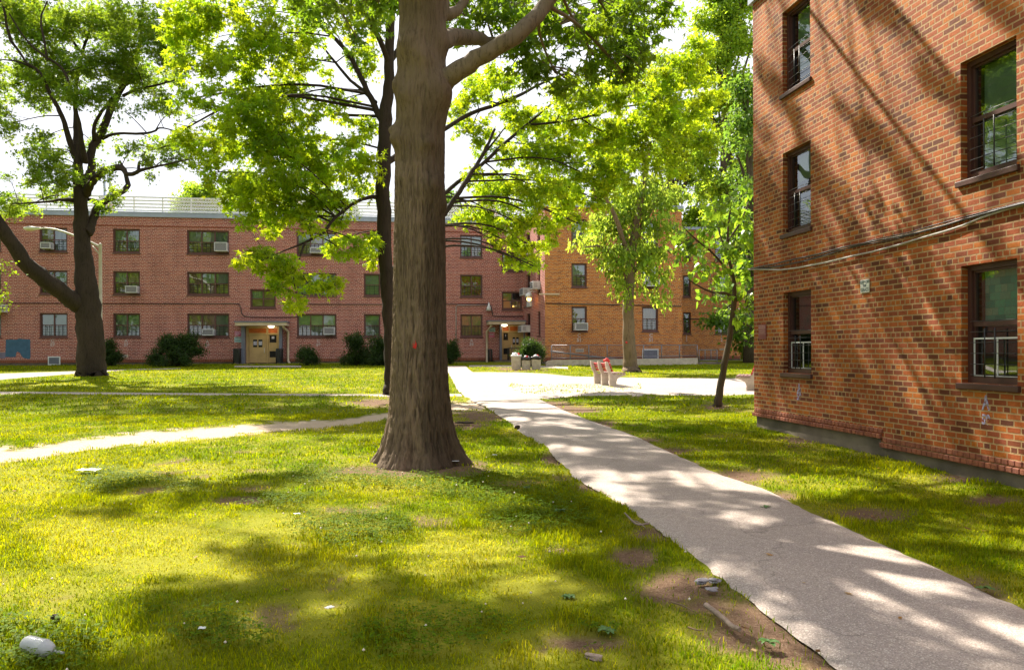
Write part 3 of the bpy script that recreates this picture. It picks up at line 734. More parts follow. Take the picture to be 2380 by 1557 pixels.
def wpart(face, M, u0, u1, z0, z1, holes, mat, name='wall'):
    mb = MB(); wall(mb, u0, u1, z0, z1, holes); return mb.build(name, MT[mat], bd, M)
zw_top = W2.uz(1400, 483)[1]; zx_top = W3.uz(1650, 535)[1]
plz = F.uz(620, 840.5)[1]; plw = W2.uz(1300, 838)[1]; plx = W3.uz(1650, 834)[1]
wpart(F, MF, uL, uC, plz, ztop, holesF, 'brick_far')
wpart(W1, M1, 0, L1, plz, zw_top, h1, 'brick_far')
wpart(W2, M2, 0, L2, plw, zw_top, h2, 'brick_wing'); wpart(W3, M3, -4, L3, plx, zx_top, h3, 'brick_wing')
for M, a, b, zt in ((MF, uL, uC, plz), (M1, 0, L1, plz), (M2, 0, L2, plw), (M3, -4, L3, plx)):
    mb = MB()
    if M is MF:
        mb.box(a, .03, -.5, dA[0]-.01, .4, zt-.002); mb.box(dA[1]+.01, .03, -.5, dB[0]-.01, .4, zt-.002)
    else: mb.box(a, .03, -.5, b-.002, .4, zt-.002)
    mb.build('foundation', MT['concrete'], bd, M)
    mb = MB(); rw = .11; k = int((b-a)/rw)                    # rowlock course at the foot of the wall
    for j in range(k):
        uu = a+j*rw+.004
        if M is MF and (dA[0]-.12 < uu < dA[1] or dB[0]-.12 < uu < dB[1]): continue
        mb.box(uu, -.03, zt+.003, uu+rw-.018, -.002, zt+.2)
    mb.build('base_course', MT['bevel_brick'], bd, M)
# back and side walls + roof slabs
def Lw(face, u, y): return face.o+face.d*u+np.array([-face.d[1], face.d[0]])*y
mb = MB()
def slab(poly, z0, z1, m=0):
    n = len(poly); n0 = len(mb.v)
    mb.v += [(p[0]-base[0], p[1]-base[1], z0-base[2]) for p in poly]+[(p[0]-base[0], p[1]-base[1], z1-base[2]) for p in poly]
    mb.face([n0+i for i in range(n)][::-1], None, m); mb.face([n0+n+i for i in range(n)], None, m)
    for i in range(n):
        j = (i+1) % n; mb.face([n0+i, n0+j, n0+n+j, n0+n+i], None, m)
slab([Lw(F, uL, .36), Lw(F, uC+.4, .36), Lw(F, uC+.4, 12), Lw(F, uL, 12)], .4, ztop-.1)
slab([Lw(W1, .3, .36), Lw(W1, L1-.3, .36), Lw(W2, L2, .36), Lw(W2, L2, 13), Lw(F, uC, 3)], .4, zw_top-.1)
slab([Lw(W3, -4, .36), Lw(W3, L3, .36), Lw(W3, L3, 11), Lw(W3, -4, 11)], .4, zx_top-.1)
mb.build('rear_wall', MT['brick_wing'], bd)
mb = MB(); mb.box(uL, -.09, ztop+.001, uC+.2, .5, ztop+.29); mb.box(uL, -.11, ztop+.27, uC+.2, .02, ztop+.31); mb.build('cornice', MT['cornice'], bd, MF)
mb = MB(); mb.box(-.08, -.09, zw_top+.001, L2+.1, .5, zw_top+.22); mb.build('cornice', MT['cornice'], bd, M2)
mb = MB(); mb.box(.2, -.09, zw_top+.001, L1-.1, .4, zw_top+.22); mb.build('cornice', MT['cornice'], bd, M1)
mb = MB(); mb.box(-4, -.09, zx_top+.001, L3+.1, .5, zx_top+.2); mb.build('cornice', MT['cornice'], bd, M3)
# string course line over the top windows and roof railing
mb = MB(); mb.box(uL, -.022, zr[2][1]+.16, uC-.02, -.002, zr[2][1]+.22); mb.build('string_course', MT['bevel_brick'], bd, MF)
mb = MB(); t = .055; zz = ztop+.32
for k in range(int((uC-uL)/1.75)+1):
    uu = uL+k*1.75; mb.box(uu-.035, .1, zz-.03, uu+.035, .17, zz+1.02)
for h in (.12, .33, .54, .76, .98): mb.box(uL, .08, zz+h-t, uC, .098, zz+h+t*.6)
mb.build('roof_railing', MT['rail'], bd, MF)
mb = MB(); k = uL
while k < uC-1.:
    for s in (0, 1): mb.tube([(k+s, .19, zz), (k+(1-s), .19, zz+.98)], .011, 3, caps=False)
    k += .16
mb.build('railing_mesh', MT['rail'], bd, MF)
# roof penthouses
for px0, px1, pt, pb in ((1106, 1142, 456, 530), (640, 668, 452, 530)):
    u0, u1 = ux(F, px0, px1); u0 *= 1.06; u1 *= 1.06; z1_ = F.uz((px0+px1)/2, pt)[1]+.5
    mb = MB(); mb.box(u0, 3, ztop-.2, u1, 6, z1_); o = mb.build('roof_penthouse', MT['brick_far'], bd, MF)
    mb = MB(); mb.box(u0-.1, 2.9, z1_+.002, u1+.1, 6.1, z1_+.18); mb.build('cap', MT['cornice'], o)
for M, rect, n, fill, kw in wins: window(bd, M, rect, n, fill, **kw)

# entrances
def entrance(d, cano, flip, lampx):
    u0, u1, z0, z1 = d; w = u1-u0
    X = (lambda f: u0+f*w) if not flip else (lambda f: u1-f*w)
    fr = MB(); fr.box(X(0), .0, z0, X(.075), .1, z1); fr.box(X(.935), 0, z0, X(1), .1, z1); fr.box(X(.60), .005, z0, X(.66), .1, z1)
    fr.box(X(.075), .003, z1-.12, X(.935), .1, z1); fr.box(X(.075), .003, z1-.52, X(.935), .1, z1-.42)
    fo = fr.build('door_frame', MT['tan'], bd, MF)
    tr = MB(); tr.box(X(.075), .04, z1-.42, X(.60), .08, z1-.12); tr.box(X(.66), .04, z1-.42, X(.935), .08, z1-.12); tr.build('transom', MT['orange'], fo)
    dl = MB(); zt = z1-.53; hd = zt-z0; a, b = X(.085), X(.59)
    wa, wb, wc, wd = X(.20), X(.32), X(.36), X(.48); q0, q1 = z0+hd*.56, z0+hd*.83
    xs_ = sorted([a, wa, wb, wc, wd, b])
    for i_ in range(5):
        if i_ in (1, 3): dl.box(xs_[i_], .05, z0+.03, xs_[i_+1], .09, q0); dl.box(xs_[i_], .05, q1, xs_[i_+1], .09, zt)
        else: dl.box(xs_[i_], .05, z0+.03, xs_[i_+1], .09, zt)
    do = dl.build('door', MT['tan'], bd, MF)
    pn = MB(); pp = MB()
    for xa, xb in ((wa, wb), (wc, wd)):
        pn.box(xa, .075, q0, xb, .085, q1); lo, hi = min(xa, xb), max(xa, xb); pp.box(lo+.02, .066, q0+.14, hi-.02, .072, q1-.12)
    pn.build('door_light', MT['dark'], do); pp.build('notice', MT['paper'], do)
    hb = MB(); hx = X(.54); hb.tube([(hx, -.01, z0+hd*.36), (hx, -.035, z0+hd*.4), (hx, -.035, z0+hd*.5), (hx, -.01, z0+hd*.54)], .016, 6); hb.build('handle', MT['rail'], do)
    sp_ = MB(); a, b = X(.665), X(.93); c_, d_ = X(.69), X(.90); m0, m1, m2, m3 = z0+hd*.2, z0+hd*.42, z0+hd*.72, z0+hd*.98
    xs_ = sorted([a, c_, d_, b]); sp_.box(xs_[0], .05, z0+.03, xs_[1], .09, zt); sp_.box(xs_[2], .05, z0+.03, xs_[3], .09, zt)
    for e, f_ in ((z0+.03, m0), (m1, m2), (m3, zt)): sp_.box(xs_[1], .05, e, xs_[2], .09, f_)
    so_ = sp_.build('side_panel', MT['tan'], bd, MF)
    e = MB(); e.box(xs_[1], .075, m0, xs_[2], .085, m1); e.box(xs_[1], .075, m2, xs_[2], .085, m3); e.build('panel_light', MT['dark'], so_)
    e = MB(); e.box(xs_[1]+.14, .066, m2+.25, xs_[2]-.14, .072, m3-.08); e.build('notice', MT['paper'], so_)
    # canopy on side posts, gutter face, down pipe, step
    cu0, cu1, cz0, cz1 = cano
    cb = MB(); cb.box(cu0, -1.25, cz0, cu1, .0, cz1-.05); cb.box(cu0-.05, -1.31, cz1-.05, cu1+.05, 0, cz1+.03, 1); co_ = cb.build('canopy', [MT['cream'], MT['grey_paint']], bd, MF)
    lb = MB(); lb.lathe([(.02, -.13), (.13, -.11), (.19, -.05), (.19, -.004)], 14, (X(lampx), -.5, cz0)); lb.build('ceiling_light', MT['lampglow'], co_)
    for f0, f1 in ((-.11, -.005), (1.005, 1.09)):
        sb = MB(); sb.box(X(f0), -.42, z0, X(f1), .0, cz0-.003); sb.build('side_wall', MT['grey_paint'], bd, MF)
    sb = MB(); sb.box(u0-.55, -1.3, .3, u1+.55, -.0, z0-.02); sb.build('step', MT['concrete'], bd, MF)
    return X
zca = F.uz(620, 758)[1], F.uz(620, 749)[1]; zcb = F.uz(1180, 755)[1], F.uz(1180, 747)[1]
entrance(dA, (*ux(F, 555, 672), *zca), False, .78)
entrance(dB, (F.uz(1131, 750)[0], uC-.1, *zcb), True, .9)
for pts, y in (([(664, 757), (664, 762), (670, 770), (670, 838), (675, 845)], -.9), ([(1137, 755), (1137, 760), (1131.5, 770), (1131.5, 843), (1131.5, 846)], -.9)):
    q = [F.uz(*p) for p in pts]; mb = MB(); ys_ = [-1.1, -1.0, -.12, -.12, -.35]
    mb.tube([(u, yy, z) for (u, z), yy in zip(q, ys_)], .085, 8); mb.build('downpipe', MT['cream'], bd, MF)
# conduits and fittings
def conduit(face, M, pts, mat, r=.025, y=-.035, name='conduit', par=None):
    mb = MB(); mb.tube([(face.uz(*p)[0], y, face.uz(*p)[1]) for p in pts], r, 6); return mb.build(name, MT[mat], par or bd, M)
conduit(F, MF, [(-150, 703), (0, 704.5), (200, 705.5), (400, 706), (540, 706), (556, 707), (560, 716), (562, 729), (568, 735), (585, 737), (640, 737.5), (690, 737), (695, 728), (697, 718)], 'cable_dark')
conduit(F, MF, [(690, 707), (800, 707.5), (1000, 707.5), (1135, 706.5)], 'cable_dark')
conduit(F, MF, [(1060, 830), (1060, 712), (1064, 709.5), (1134, 709.5)], 'cable_white', .03, -.04)
conduit(F, MF, [(1140, 709), (1143, 720), (1145, 733), (1150, 735), (1180, 735.5), (1215, 735)], 'cable_dark', .03)
conduit(W1, M1, [(1219, 715), (1228, 712)], 'cable_dark', .03)
conduit(W2, M2, [(1268, 705), (1300, 706), (1500, 710), (1583, 712)], 'cable_dark', .03)
conduit(W3, M3, [(1587, 741), (1640, 742), (1737, 744)], 'cable_dark', .03)
def decal(face, M, x0, y0, x1, y1, mat, name, th=.03, par=None, gap=.004):
    (a, b), (c, d) = face.uz(x0, y0), face.uz(x1, y1)
    mb = MB(); mb.box(a, -gap-th, d, c, -gap, b); return mb.build(name, MT[mat], par or bd, M)
decal(F, MF, 691, 707, 697, 716, 'cream', 'junction_box', .12); decal(W1, M1, 1228, 700, 1236, 712, 'white', 'junction_box', .12)
lb = MB(); u, z = F.uz(1135.5, 714); lb.lathe([(.19, -.25), (.13, .0), (.07, .12), (.06, .25)], 12, (u, -.22, z)); lb.tube([(u, -.2, z+.26), (u, -.1, z+.32), (u, -.0, z+.3)], .03, 6); lb.build('wall_light', MT['white'], bd, MF)
u, z = W1.uz(1247, 692); lb = MB(); lb.tube([(u, 0, z+.35), (u, -.3, z+.4), (u, -.5, z+.3)], .035, 6); lb.lathe([(.12, .0), (.24, .12), (.2, .3), (.08, .36)], 12, (u, -.5, z-.05)); wl = lb.build('wall_light', MT['rail'], bd, M1)
lb = MB(); lb.lathe([(.05, -.16), (.14, -.08), (.15, .0)], 12, (u, -.5, z-.06)); lb.build('lamp_glass', MT['lamporange'], wl)
lb = MB(); (u, z) = W2.uz(1278, 684); lb.box(-.35, -.12, z-.04, .9, -.06, z+.04); lb.build('lamp_bracket', MT['cream'], bd, M2)
# basement vents
for face, M, x0, y0, x1, y1, fr in ((F, MF, 112, 870*.952, 148*.952, 890*.952+1, 1), (F, MF, 278, 824, 298, 831, 0), (W2, M2, 1492.5, 811, 1530, 838, 1), (W2, M2, 1337.5, 810.5, 1357, 818.5, 0), (W3, M3, 1672, 810, 1686, 814, 0)):
    if fr:
        o = decal(face, M, x0, y0, x1, y1, 'white', 'basement_vent', .05)
        (a, b), (c, d) = face.uz(x0, y0), face.uz(x1, y1); mb = MB(); mb.box(a+.07, -.062, d+.07, c-.07, -.056, b-.07)
        for k in range(7): zz = d+.1+(b-d-.2)*k/6; mb.box(a+.08, -.075, zz-.01, c-.08, -.0625, zz+.01)
        mb.build('louver', MT['grey_paint'], o)
    else:
        o = decal(face, M, x0, y0, x1, y1, 'cream', 'air_brick', .02)
        (a, b), (c, d) = face.uz(x0, y0), face.uz(x1, y1); mb = MB()
        for k in range(5): zz = d+.04+(b-d-.08)*k/4; mb.box(a+.05, -.03, zz-.008, c-.05, -.0245, zz+.012)
        mb.build('louver', MT['ac_grey'], o)
# over-painted patches
a, b = F.uz(13, 788); c, d = F.uz(71, 834); mb = MB(); W_, H_ = c-a, b-d
poly = [(0, .12), (.02, 1), (.46, .98), (.5, 1.0), (.98, 1), (1, .1), (.98, .0), (.72, .03), (.6, .18), (.56, .32), (.48, .36), (.42, .3), (.38, .12), (.2, .08)]
rr = random.Random(4); poly = [(a+x_*W_+rr.uniform(-.04, .04), d+y_*H_+rr.uniform(-.03, .03)) for x_, y_ in poly]
mb.prism(poly, -.006, -.003); mb.build('painted_patch', MT['blue_patch'], bd, MF)
decal(F, MF, -40, 819, 12.5, 833, 'lilac_patch', 'painted_patch', .003, gap=.003)
# stencilled stack numbers
def stencil(face, M, px, py, txt, size, mat='stencil_far', par=None, **k):
    u, z = face.uz(px, py); return text_obj(txt, size, par or bd, M @ Matrix.Translation((u, -.004, z)), mat, 'painted_number', **k)
for px, py, t_ in ((122, 797, 'C\n57'), (293, 797, 'A\n57'), (482, 799, 'A\n58'), (740, 797, 'C\n58'), (866, 796, 'C\n59'), (1096, 796, 'A\n59')): stencil(F, MF, px, py, t_, .27, bold=.012)
for px, py, t_ in ((1346, 785, 'C\n51'), (1513, 785, 'C\n51')): stencil(W2, M2, px, py, t_, .3, bold=.012)
for px, py, t_ in ((1596, 786, 'J\n1'), (1677, 786, 'J\n2')): stencil(W3, M3, px, py, t_, .3, bold=.012)

# ---- entrance signs (things of their own)
def plate(name, label, cat, face, x0, y0, x1, y1, mat, th=.02, group=None, gap=.006):
    (a, b), (c, d) = face.uz(x0, y0), face.uz(x1, y1); o3 = face.o+face.d*a
    r_ = root(name, (o3[0], o3[1], d), label, cat, face.ang, group)
    mb = MB(); mb.box(0, -gap-th, 0, c-a, -gap, b-d); mb.build('plate', MT[mat], r_, bevel=.003); return r_, c-a, b-d
def bars(r_, w, h, rows, mat, y=-.03, name='lettering'):
    mb = MB()
    for f0, f1, z0, z1 in rows: mb.box(f0*w, y-.002, z0*h, f1*w, y+.001, z1*h)
    mb.build(name, MT[mat], r_)
r_, w_, h_ = plate('sign', 'pink notice plate left of the wide tan door', 'sign', F, 573, 770, 590, 782, 'sign_pink') if False else plate('sign', 'pink notice plate beside the tan door nearest the lamp post', 'sign', F, 545.5, 769.5, 560, 781, 'sign_pink')
bars(r_, w_, h_, [(.1, .75, .7, .8), (.1, .85, .45, .53), (.1, .6, .22, .3)], 'paper')
r_, w_, h_ = plate('sign', 'pale blue notice plate right under the pink plate by the left entry', 'sign', F, 545, 783.5, 562, 796, 'sign_blue')
bars(r_, w_, h_, [(.08, .92, .74, .86), (.08, .9, .5, .56), (.08, .8, .34, .4), (.08, .9, .16, .22)], 'ink')
r_, w_, h_ = plate('sign', 'pale green white notice plate under the canopy of the right entry', 'sign', F, 1137, 761, 1151, 771, 'sign_blue')
bars(r_, w_, h_, [(.08, .92, .74, .86), (.08, .9, .4, .5), (.08, .8, .16, .26)], 'ink')
r_, w_, h_ = plate('sign', 'pink notice plate under the pale green one by the right entry', 'sign', F, 1136.5, 773, 1149, 784, 'sign_pink')
bars(r_, w_, h_, [(.1, .75, .7, .8), (.1, .85, .45, .53)], 'paper')

# ---- air conditioners
def ac(face, x0, y0, x1, y1, label, dep=.45, grille=0):
    (a, b), (c, d) = face.uz(x0, y0), face.uz(x1, y1); o3 = face.o+face.d*a
    r_ = root('air_conditioner', (o3[0], o3[1], d), label, 'air conditioner', face.ang, 'window air conditioners on the brick blocks')
    w_, h_ = c-a, b-d
    mb = MB(); e = .05
    mb.box(0, -dep+.03, 0, w_, .16, h_); mb.box(0, -dep, 0, w_, -dep+.029, e); mb.box(0, -dep, h_-e, w_, -dep+.029, h_); mb.box(0, -dep, e, e, -dep+.029, h_-e); mb.box(w_-e, -dep, e, w_, -dep+.029, h_-e)
    mb.build('casing', MT['ac_white'], r_, bevel=.012)
    g = MB(); g.box(e+.01, -dep+.012, e+.01, w_-e-.01, -dep+.026, h_-e-.01)
    for k in range(9): xx = e+.03+(w_-2*e-.06)*k/8; g.box(xx-.008, -dep+.0, e+.012, xx+.008, -dep+.011, h_-e-.012)
    g.build('grille', MT['ac_grey'], r_)
    for sx in (-.004, w_+.001):
        s = MB()
        for k in range(6): zz = h_*.25+h_*.5*k/5; s.box(sx, -dep+.09, zz-.01, sx+.003, -dep+.3, zz+.01)
        s.build('side_vent', MT['ac_grey'], r_)
ac(F, 100, 565, 124, 580, 'air conditioner in the top window crossed by the street lamp arm')
ac(F, 311, 665.5, 341, 682, 'air conditioner in the two light window right of the lamp post, middle storey') if False else ac(F, 296, 665.5, 324, 682, 'air conditioner in the two light middle window right of the lamp post')
ac(F, 501, 565, 531, 586, 'large air conditioner in the top three light window left of the entry')
ac(F, 473, 765, 500, 780, 'air conditioner in the bottom three light window left of the entry')
ac(F, 722, 577, 748, 590, 'air conditioner in the top three light window above the maple branch')
ac(F, 753, 761, 779, 778, 'air conditioner in the bottom three light window right of the downpipe')
ac(F, -30, 708, 18, 727, 'air conditioner cut by the left edge of the view', .8)
ac(W2, 1333.5, 751, 1363, 768, 'air conditioner in the bottom window of the orange wing')
ac(W1, 1224, 577, 1233, 592, 'topmost air conditioner in the corner column of the pink side wall', .6)
ac(W1, 1224, 672, 1232.5, 686, 'middle air conditioner in the corner column of the pink side wall', .5)
ac(W1, 1223.5, 757, 1232.5, 772, 'lowest air conditioner in the corner column of the pink side wall', .6)
ac(W1, 1249.5, 656, 1256, 672, 'air conditioner in the narrow window nearest the wing corner', .5)
ac(W3, 1664, 676, 1691, 690, 'air conditioner in the recessed wing behind the small leafy tree')
ac(W2, 1494, 650, 1528, 667, 'air conditioner behind the drooping leaves in the orange wing')

# ---- entry rails, black boards
def guardrail(face, x0, x1, yt, yb, label, solid, out=-1.15, name='handrail'):
    (a, b), (c, d) = face.uz(x0, yt), face.uz(x1, yb); b = min(b, d+1.15); o3 = face.o+face.d*a
    r_ = root(name, (o3[0], o3[1], d), label, 'handrail', face.ang, 'black rails at the two entries')
    w_, h_ = c-a, b-d
    mb = MB(); mb.tube([(0, out, 0), (0, out, h_*.94), (0, out+.06, h_), (0, -.02, h_)], .03, 8); mb.tube([(w_, out, 0), (w_, out, h_*.94), (w_, out+.06, h_), (w_, -.02, h_)], .03, 8)
    mb.tube([(0, out, h_), (w_, out, h_)], .026, 6); mb.tube([(0, out, .12), (w_, out, .12)], .02, 6); mb.build('rail', MT['black_metal'], r_)
    mb = MB(); n = max(2, int(w_/.16))
    for k in range(1, n): mb.box(w_*k/n-.012, out-.012, .12, w_*k/n+.012, out+.012, h_)
    for s_ in (0, w_):
        for k in range(1, 7): mb.box(s_-.01, out+k*.15-.012, .1, s_+.01, out+k*.15+.012, h_)
    if solid: mb.box(.03, out+.03, .1, w_-.03, out+.05, h_-.04)
    mb.build('baluster', MT['black_metal'], r_)
guardrail(F, 551, 564, 811, 846, 'black boarded rail left of the tan double door', 1)
guardrail(F, 648, 659, 811, 846, 'black boarded rail beside the downpipe of the left entry', 1)
guardrail(F, 1133, 1139, 812, 848, 'short black rail at the downpipe of the right entry', 0)
guardrail(F, 1178, 1212, 807, 848, 'long black barred rail before the right entry door', 0)

# ================================================================ NEAR BUILDING
C0 = G(1753, 990)
Nf = Face(C0[:2], (.1465, -.989))
nb = root('brick_building', (C0[0], C0[1], 0), 'near orange red brick building with dappled sun and cables across its wall', 'building')
MN = Nf.M((C0[0], C0[1], 0)); LN = 13.
lu = (Nf.uz(1820.5, 700)[0], Nf.uz(1885, 700)[0]); ru = (Nf.uz(2234, 700)[0], Nf.uz(2364.5, 700)[0])
zn = [(Nf.uz(1820.5, 866)[1], Nf.uz(1820.5, 681)[1]), (Nf.uz(1827, 544)[1], Nf.uz(1827, 354)[1]), (Nf.uz(1827, 217)[1], Nf.uz(1827, 24)[1])]
print('near building', C0, lu, ru, zn, [Nf.uz(2234, 888)[1], Nf.uz(2234, 621)[1], Nf.uz(2231, 423)[1], Nf.uz(2231, 150)[1]], 'rows', zr, zw, zx, 'top', ztop, zw_top, zx_top)
zA, zB = Nf.uz(1754, 966)[1], Nf.uz(2050, 1039)[1]; us = Nf.uz(2048, 1000)[0]; ztn = Nf.uz(1752, 9)[1]
holes = [(*c, *z) for c in (lu, ru, (8.7, 9.6)) for z in zn]
for a, b, z0 in ((0, us, zA), (us, LN, zB)):
    mb = MB(); hh = [h for h in holes if a <= h[0] < b]; wall(mb, a, b, z0, ztn, hh, rev=.11)
    if a == 0:                                        # left return wall seen edge-on, with bricks
        mb.quad([(0, 9, z0), (0, 0, z0), (0, 0, ztn), (0, 9, ztn)], [(-9, z0), (0, z0), (0, ztn), (-9, ztn)])
    mb.build('wall', MT['brick_near'], nb, MN)
mb = MB(); mb.box(.3, .5, .3, LN, 9, ztn-.05); mb.build('rear_wall', MT['brick_far'], nb, MN)
mb = MB(); mb.box(.035, .035, -.4, us, 9, zA-.002); mb.box(us+.001, .035, -.4, LN, 9, zB-.002); mb.build('foundation', MT['concrete'], nb, MN)
rr = random.Random(3)
for a, b, z0 in ((-.03, us, zA), (us, LN, zB)):
    mb = MB(); x_ = a
    while x_ < b-.05:
        w_ = .1+rr.uniform(-.004, .004); dd = rr.uniform(-.004, .004)
        mb.box(x_+.004, -.034+dd, z0+.0, x_+w_-.006, .03, z0+.066)
        x_ += w_
    x_ = a+.05
    while x_ < b-.05:
        w_ = .1+rr.uniform(-.004, .004); dd = rr.uniform(-.003, .003)
        mb.box(x_+.004, -.018+dd, z0+.078, x_+w_-.006, .03, z0+.142)
        x_ += w_
    mb.build('base_course', MT['bevel_brick'], nb, MN, bevel=.009)
mb = MB(); mb.box(-.07, -.07, ztn, LN, .4, ztn+.24); mb.box(-.07, .401, ztn, .4, 9, ztn+.24); mb.build('cornice', MT['cornice'], nb, MN)
near_fill = [['blind_red2'], [None], ['blind_green']]
MT['blind_red2'] = pm('maroon_curtain', (.22, .02, .04), (.05, .05, .06), 3, .8); MT['blind_teal'] = brick('teal_block_curtain', .16, .09, .002, [(0, (.03, .3, .27)), (.35, (.08, .5, .42)), (.6, (.4, .55, .45)), (.85, (.04, .6, .45)), (1, (.55, .65, .55))], (.14, .28, .26), 0, .6, 3)
for (a, b), key in ((lu, 0), (ru, 1), ((8.7, 9.6), 2)):
    for ri, z in enumerate(zn):
        fl = [[['blind_red2'], ['blind_green'], ['blind_green']], [['blind_teal'], ['blind_green'], ['blind_green']], [['blind_green'], ['blind_green'], ['blind_green']]][key][ri]
        dr = [[.5, .35, .75], [.52, 1., .8], [.6, .6, .6]][key][ri]
        wo = window(nb, MN, (a, b, *z), 1, fl, 'frame', 'glass_near', .11, .06, False, gthick=.016, seed=ri+key*3, drop=[dr])
        w_, h_ = b-a, z[1]-z[0]
        g = MB(); y_ = -.085                          # bowed guard bars, near enough to be round
        for j in range(6):
            zz = .1+h_*.47*j/5.2; g.tube([(.055, -.03, zz), (.1, y_+.02, zz), (w_*.5, y_, zz), (w_-.1, y_+.02, zz), (w_-.055, -.03, zz)], .0045, 6)
        for xx in (w_*.42, w_*.60): g.tube([(xx, y_-.012, .07), (xx, y_-.012, h_*.46)], .0085, 7)
        g.build('window_guard', MT['black_metal'], wo)
        if ri == 0:                                   # pale screen frame behind the lower sash
            g = MB(); zt = h_*.37
            for q in (((.07, .0, .085), (w_-.07, .012, .1)), ((.07, 0, zt), (w_-.07, .012, zt+.02)), ((.07, 0, .1), (.085, .012, zt)), ((w_*.5, 0, .1), (w_*.5+.015, .012, zt)), ((w_-.085, 0, .1), (w_-.07, .012, zt))): g.box(*q[0], *q[1])
            g.build('screen_frame', MT['white'], wo)
def zc(pts, ox, oy, sc): return [((ox+a/sc)*.952, (oy+b/sc)*.952) for a, b in pts]
def cable(pts, mat, r, y):
    mb = MB(); q = [Nf.uz(*p) for p in pts]; V_ = [(-.02, .4, q[0][1]-.02)]+[(-.02, -.0, q[0][1])]*0+[(u, y+.006*sin(u*9), z) for u, z in q]
    V_.append((LN, y, q[-1][1])); mb.tube(V_, r, 7); mb.build('cable', MT[mat], nb, MN)
cable(zc([(25, 239), (200, 243), (300, 231), (450, 203), (600, 166), (700, 145), (850, 105), (950, 75), (1100, 33), (1190, 3), (1300, -42), (1400, -76), (1513, -112)], 1820, 550, 2.225), 'cable_white', .014, -.03)
cable(zc([(40, 236), (150, 214), (300, 180), (400, 160), (540, 121), (620, 106), (700, 90), (800, 72), (950, 42), (1090, 5), (1200, -30), (1400, -84), (1513, -114)], 1820, 550, 2.225), 'cable_dark', .013, -.045)
cable(zc([(60, 240), (200, 222), (330, 192), (500, 140), (640, 108), (800, 82), (1000, 28), (1250, -52), (1400, -90), (1513, -120)], 1820, 550, 2.225), 'cable_dark', .010, -.02)
cable(zc([(50, 236), (150, 226), (320, 199), (460, 160), (560, 128), (700, 80), (900, 40), (1080, -12), (1250, -58), (1400, -94), (1513, -124)], 1820, 550, 2.225), 'cable_dark', .007, -.03)
stencil(Nf, MN, 1857.5, 905, 'A', .25, 'stencil', nb, bold=.005, sx=.72) ; stencil(Nf, MN, 1857.5, 922, '59', .18, 'stencil', nb, bold=.005, sx=.8)
stencil(Nf, MN, 2292, 938, 'A', .24, 'stencil', nb, bold=.005, sx=.72); stencil(Nf, MN, 2292, 976, '59', .16, 'stencil', nb, bold=.005, sx=.8)
r_, w_, h_ = plate('sign', 'small white keep off the grass plate on the orange brick wall', 'sign', Nf, 2002, 651.5, 2022.5, 679, 'sign_plate', .012)
for t_, f_, s_ in (('KEEP OFF', .8, .062), ('THE', .52, .05), ('GRASS', .22, .072)):
    text_obj(t_, s_, r_, Matrix.Translation((w_/2, -.0195, h_*f_)), 'ink', bold=.001, ext=.0015, sx=.92)
r_, w_, h_ = plate('sign', 'small burgundy notice plate low by the corner of the brick wall', 'sign', Nf, 1764.5, 755, 1782, 788, 'sign_red', .012)
bars(r_, w_, h_, [(.05, .95, .88, .93), (.05, .95, .76, .82), (.15, .85, .66, .69), (.15, .85, .58, .61), (.15, .85, .5, .53), (.15, .85, .42, .45), (.0, 1., .33, .35)], 'pink_ink', -.0195)

# ================================================================ TREES
TPL = {
 'maple': (np.array([(0,0,0),(.20,.34,.05),(0,1.,-.08),(-.20,.34,.05),(.34,.10,.0),(.86,.52,-.14),(-.34,.10,0),(-.86,.52,-.14),(.3,-.1,0),(.55,-.28,-.08),(-.3,-.1,0),(-.55,-.28,-.08)], float),
           np.array([(0,1,2),(0,2,3),(0,4,5),(0,5,1),(0,3,7),(0,7,6),(0,9,8),(0,11,10),(0,8,4),(0,6,10)])),
 'leaf':  (np.array([(0,0,0),(.3,.45,.07),(0,1,-.05),(-.3,.45,.07)], float), np.array([(0,1,2),(0,2,3)])),
 'fine':  (np.array([(0,0,0),(.13,.45,.05),(0,1,-.1),(-.13,.45,.05),(.12,.2,0),(.62,.55,-.05),(-.12,.2,0),(-.62,.55,-.05)], float), np.array([(0,1,2),(0,2,3),(0,5,4),(0,6,7)])),
 'heart': (np.array([(0,0,0),(.42,-.08,.1),(.52,.32,.12),(.25,.75,.05),(0,1.05,-.1),(-.25,.75,.05),(-.52,.32,.12),(-.42,-.08,.1)], float), np.array([(0,1,2),(0,2,3),(0,3,4),(0,4,5),(0,5,6),(0,6,7)])),
}
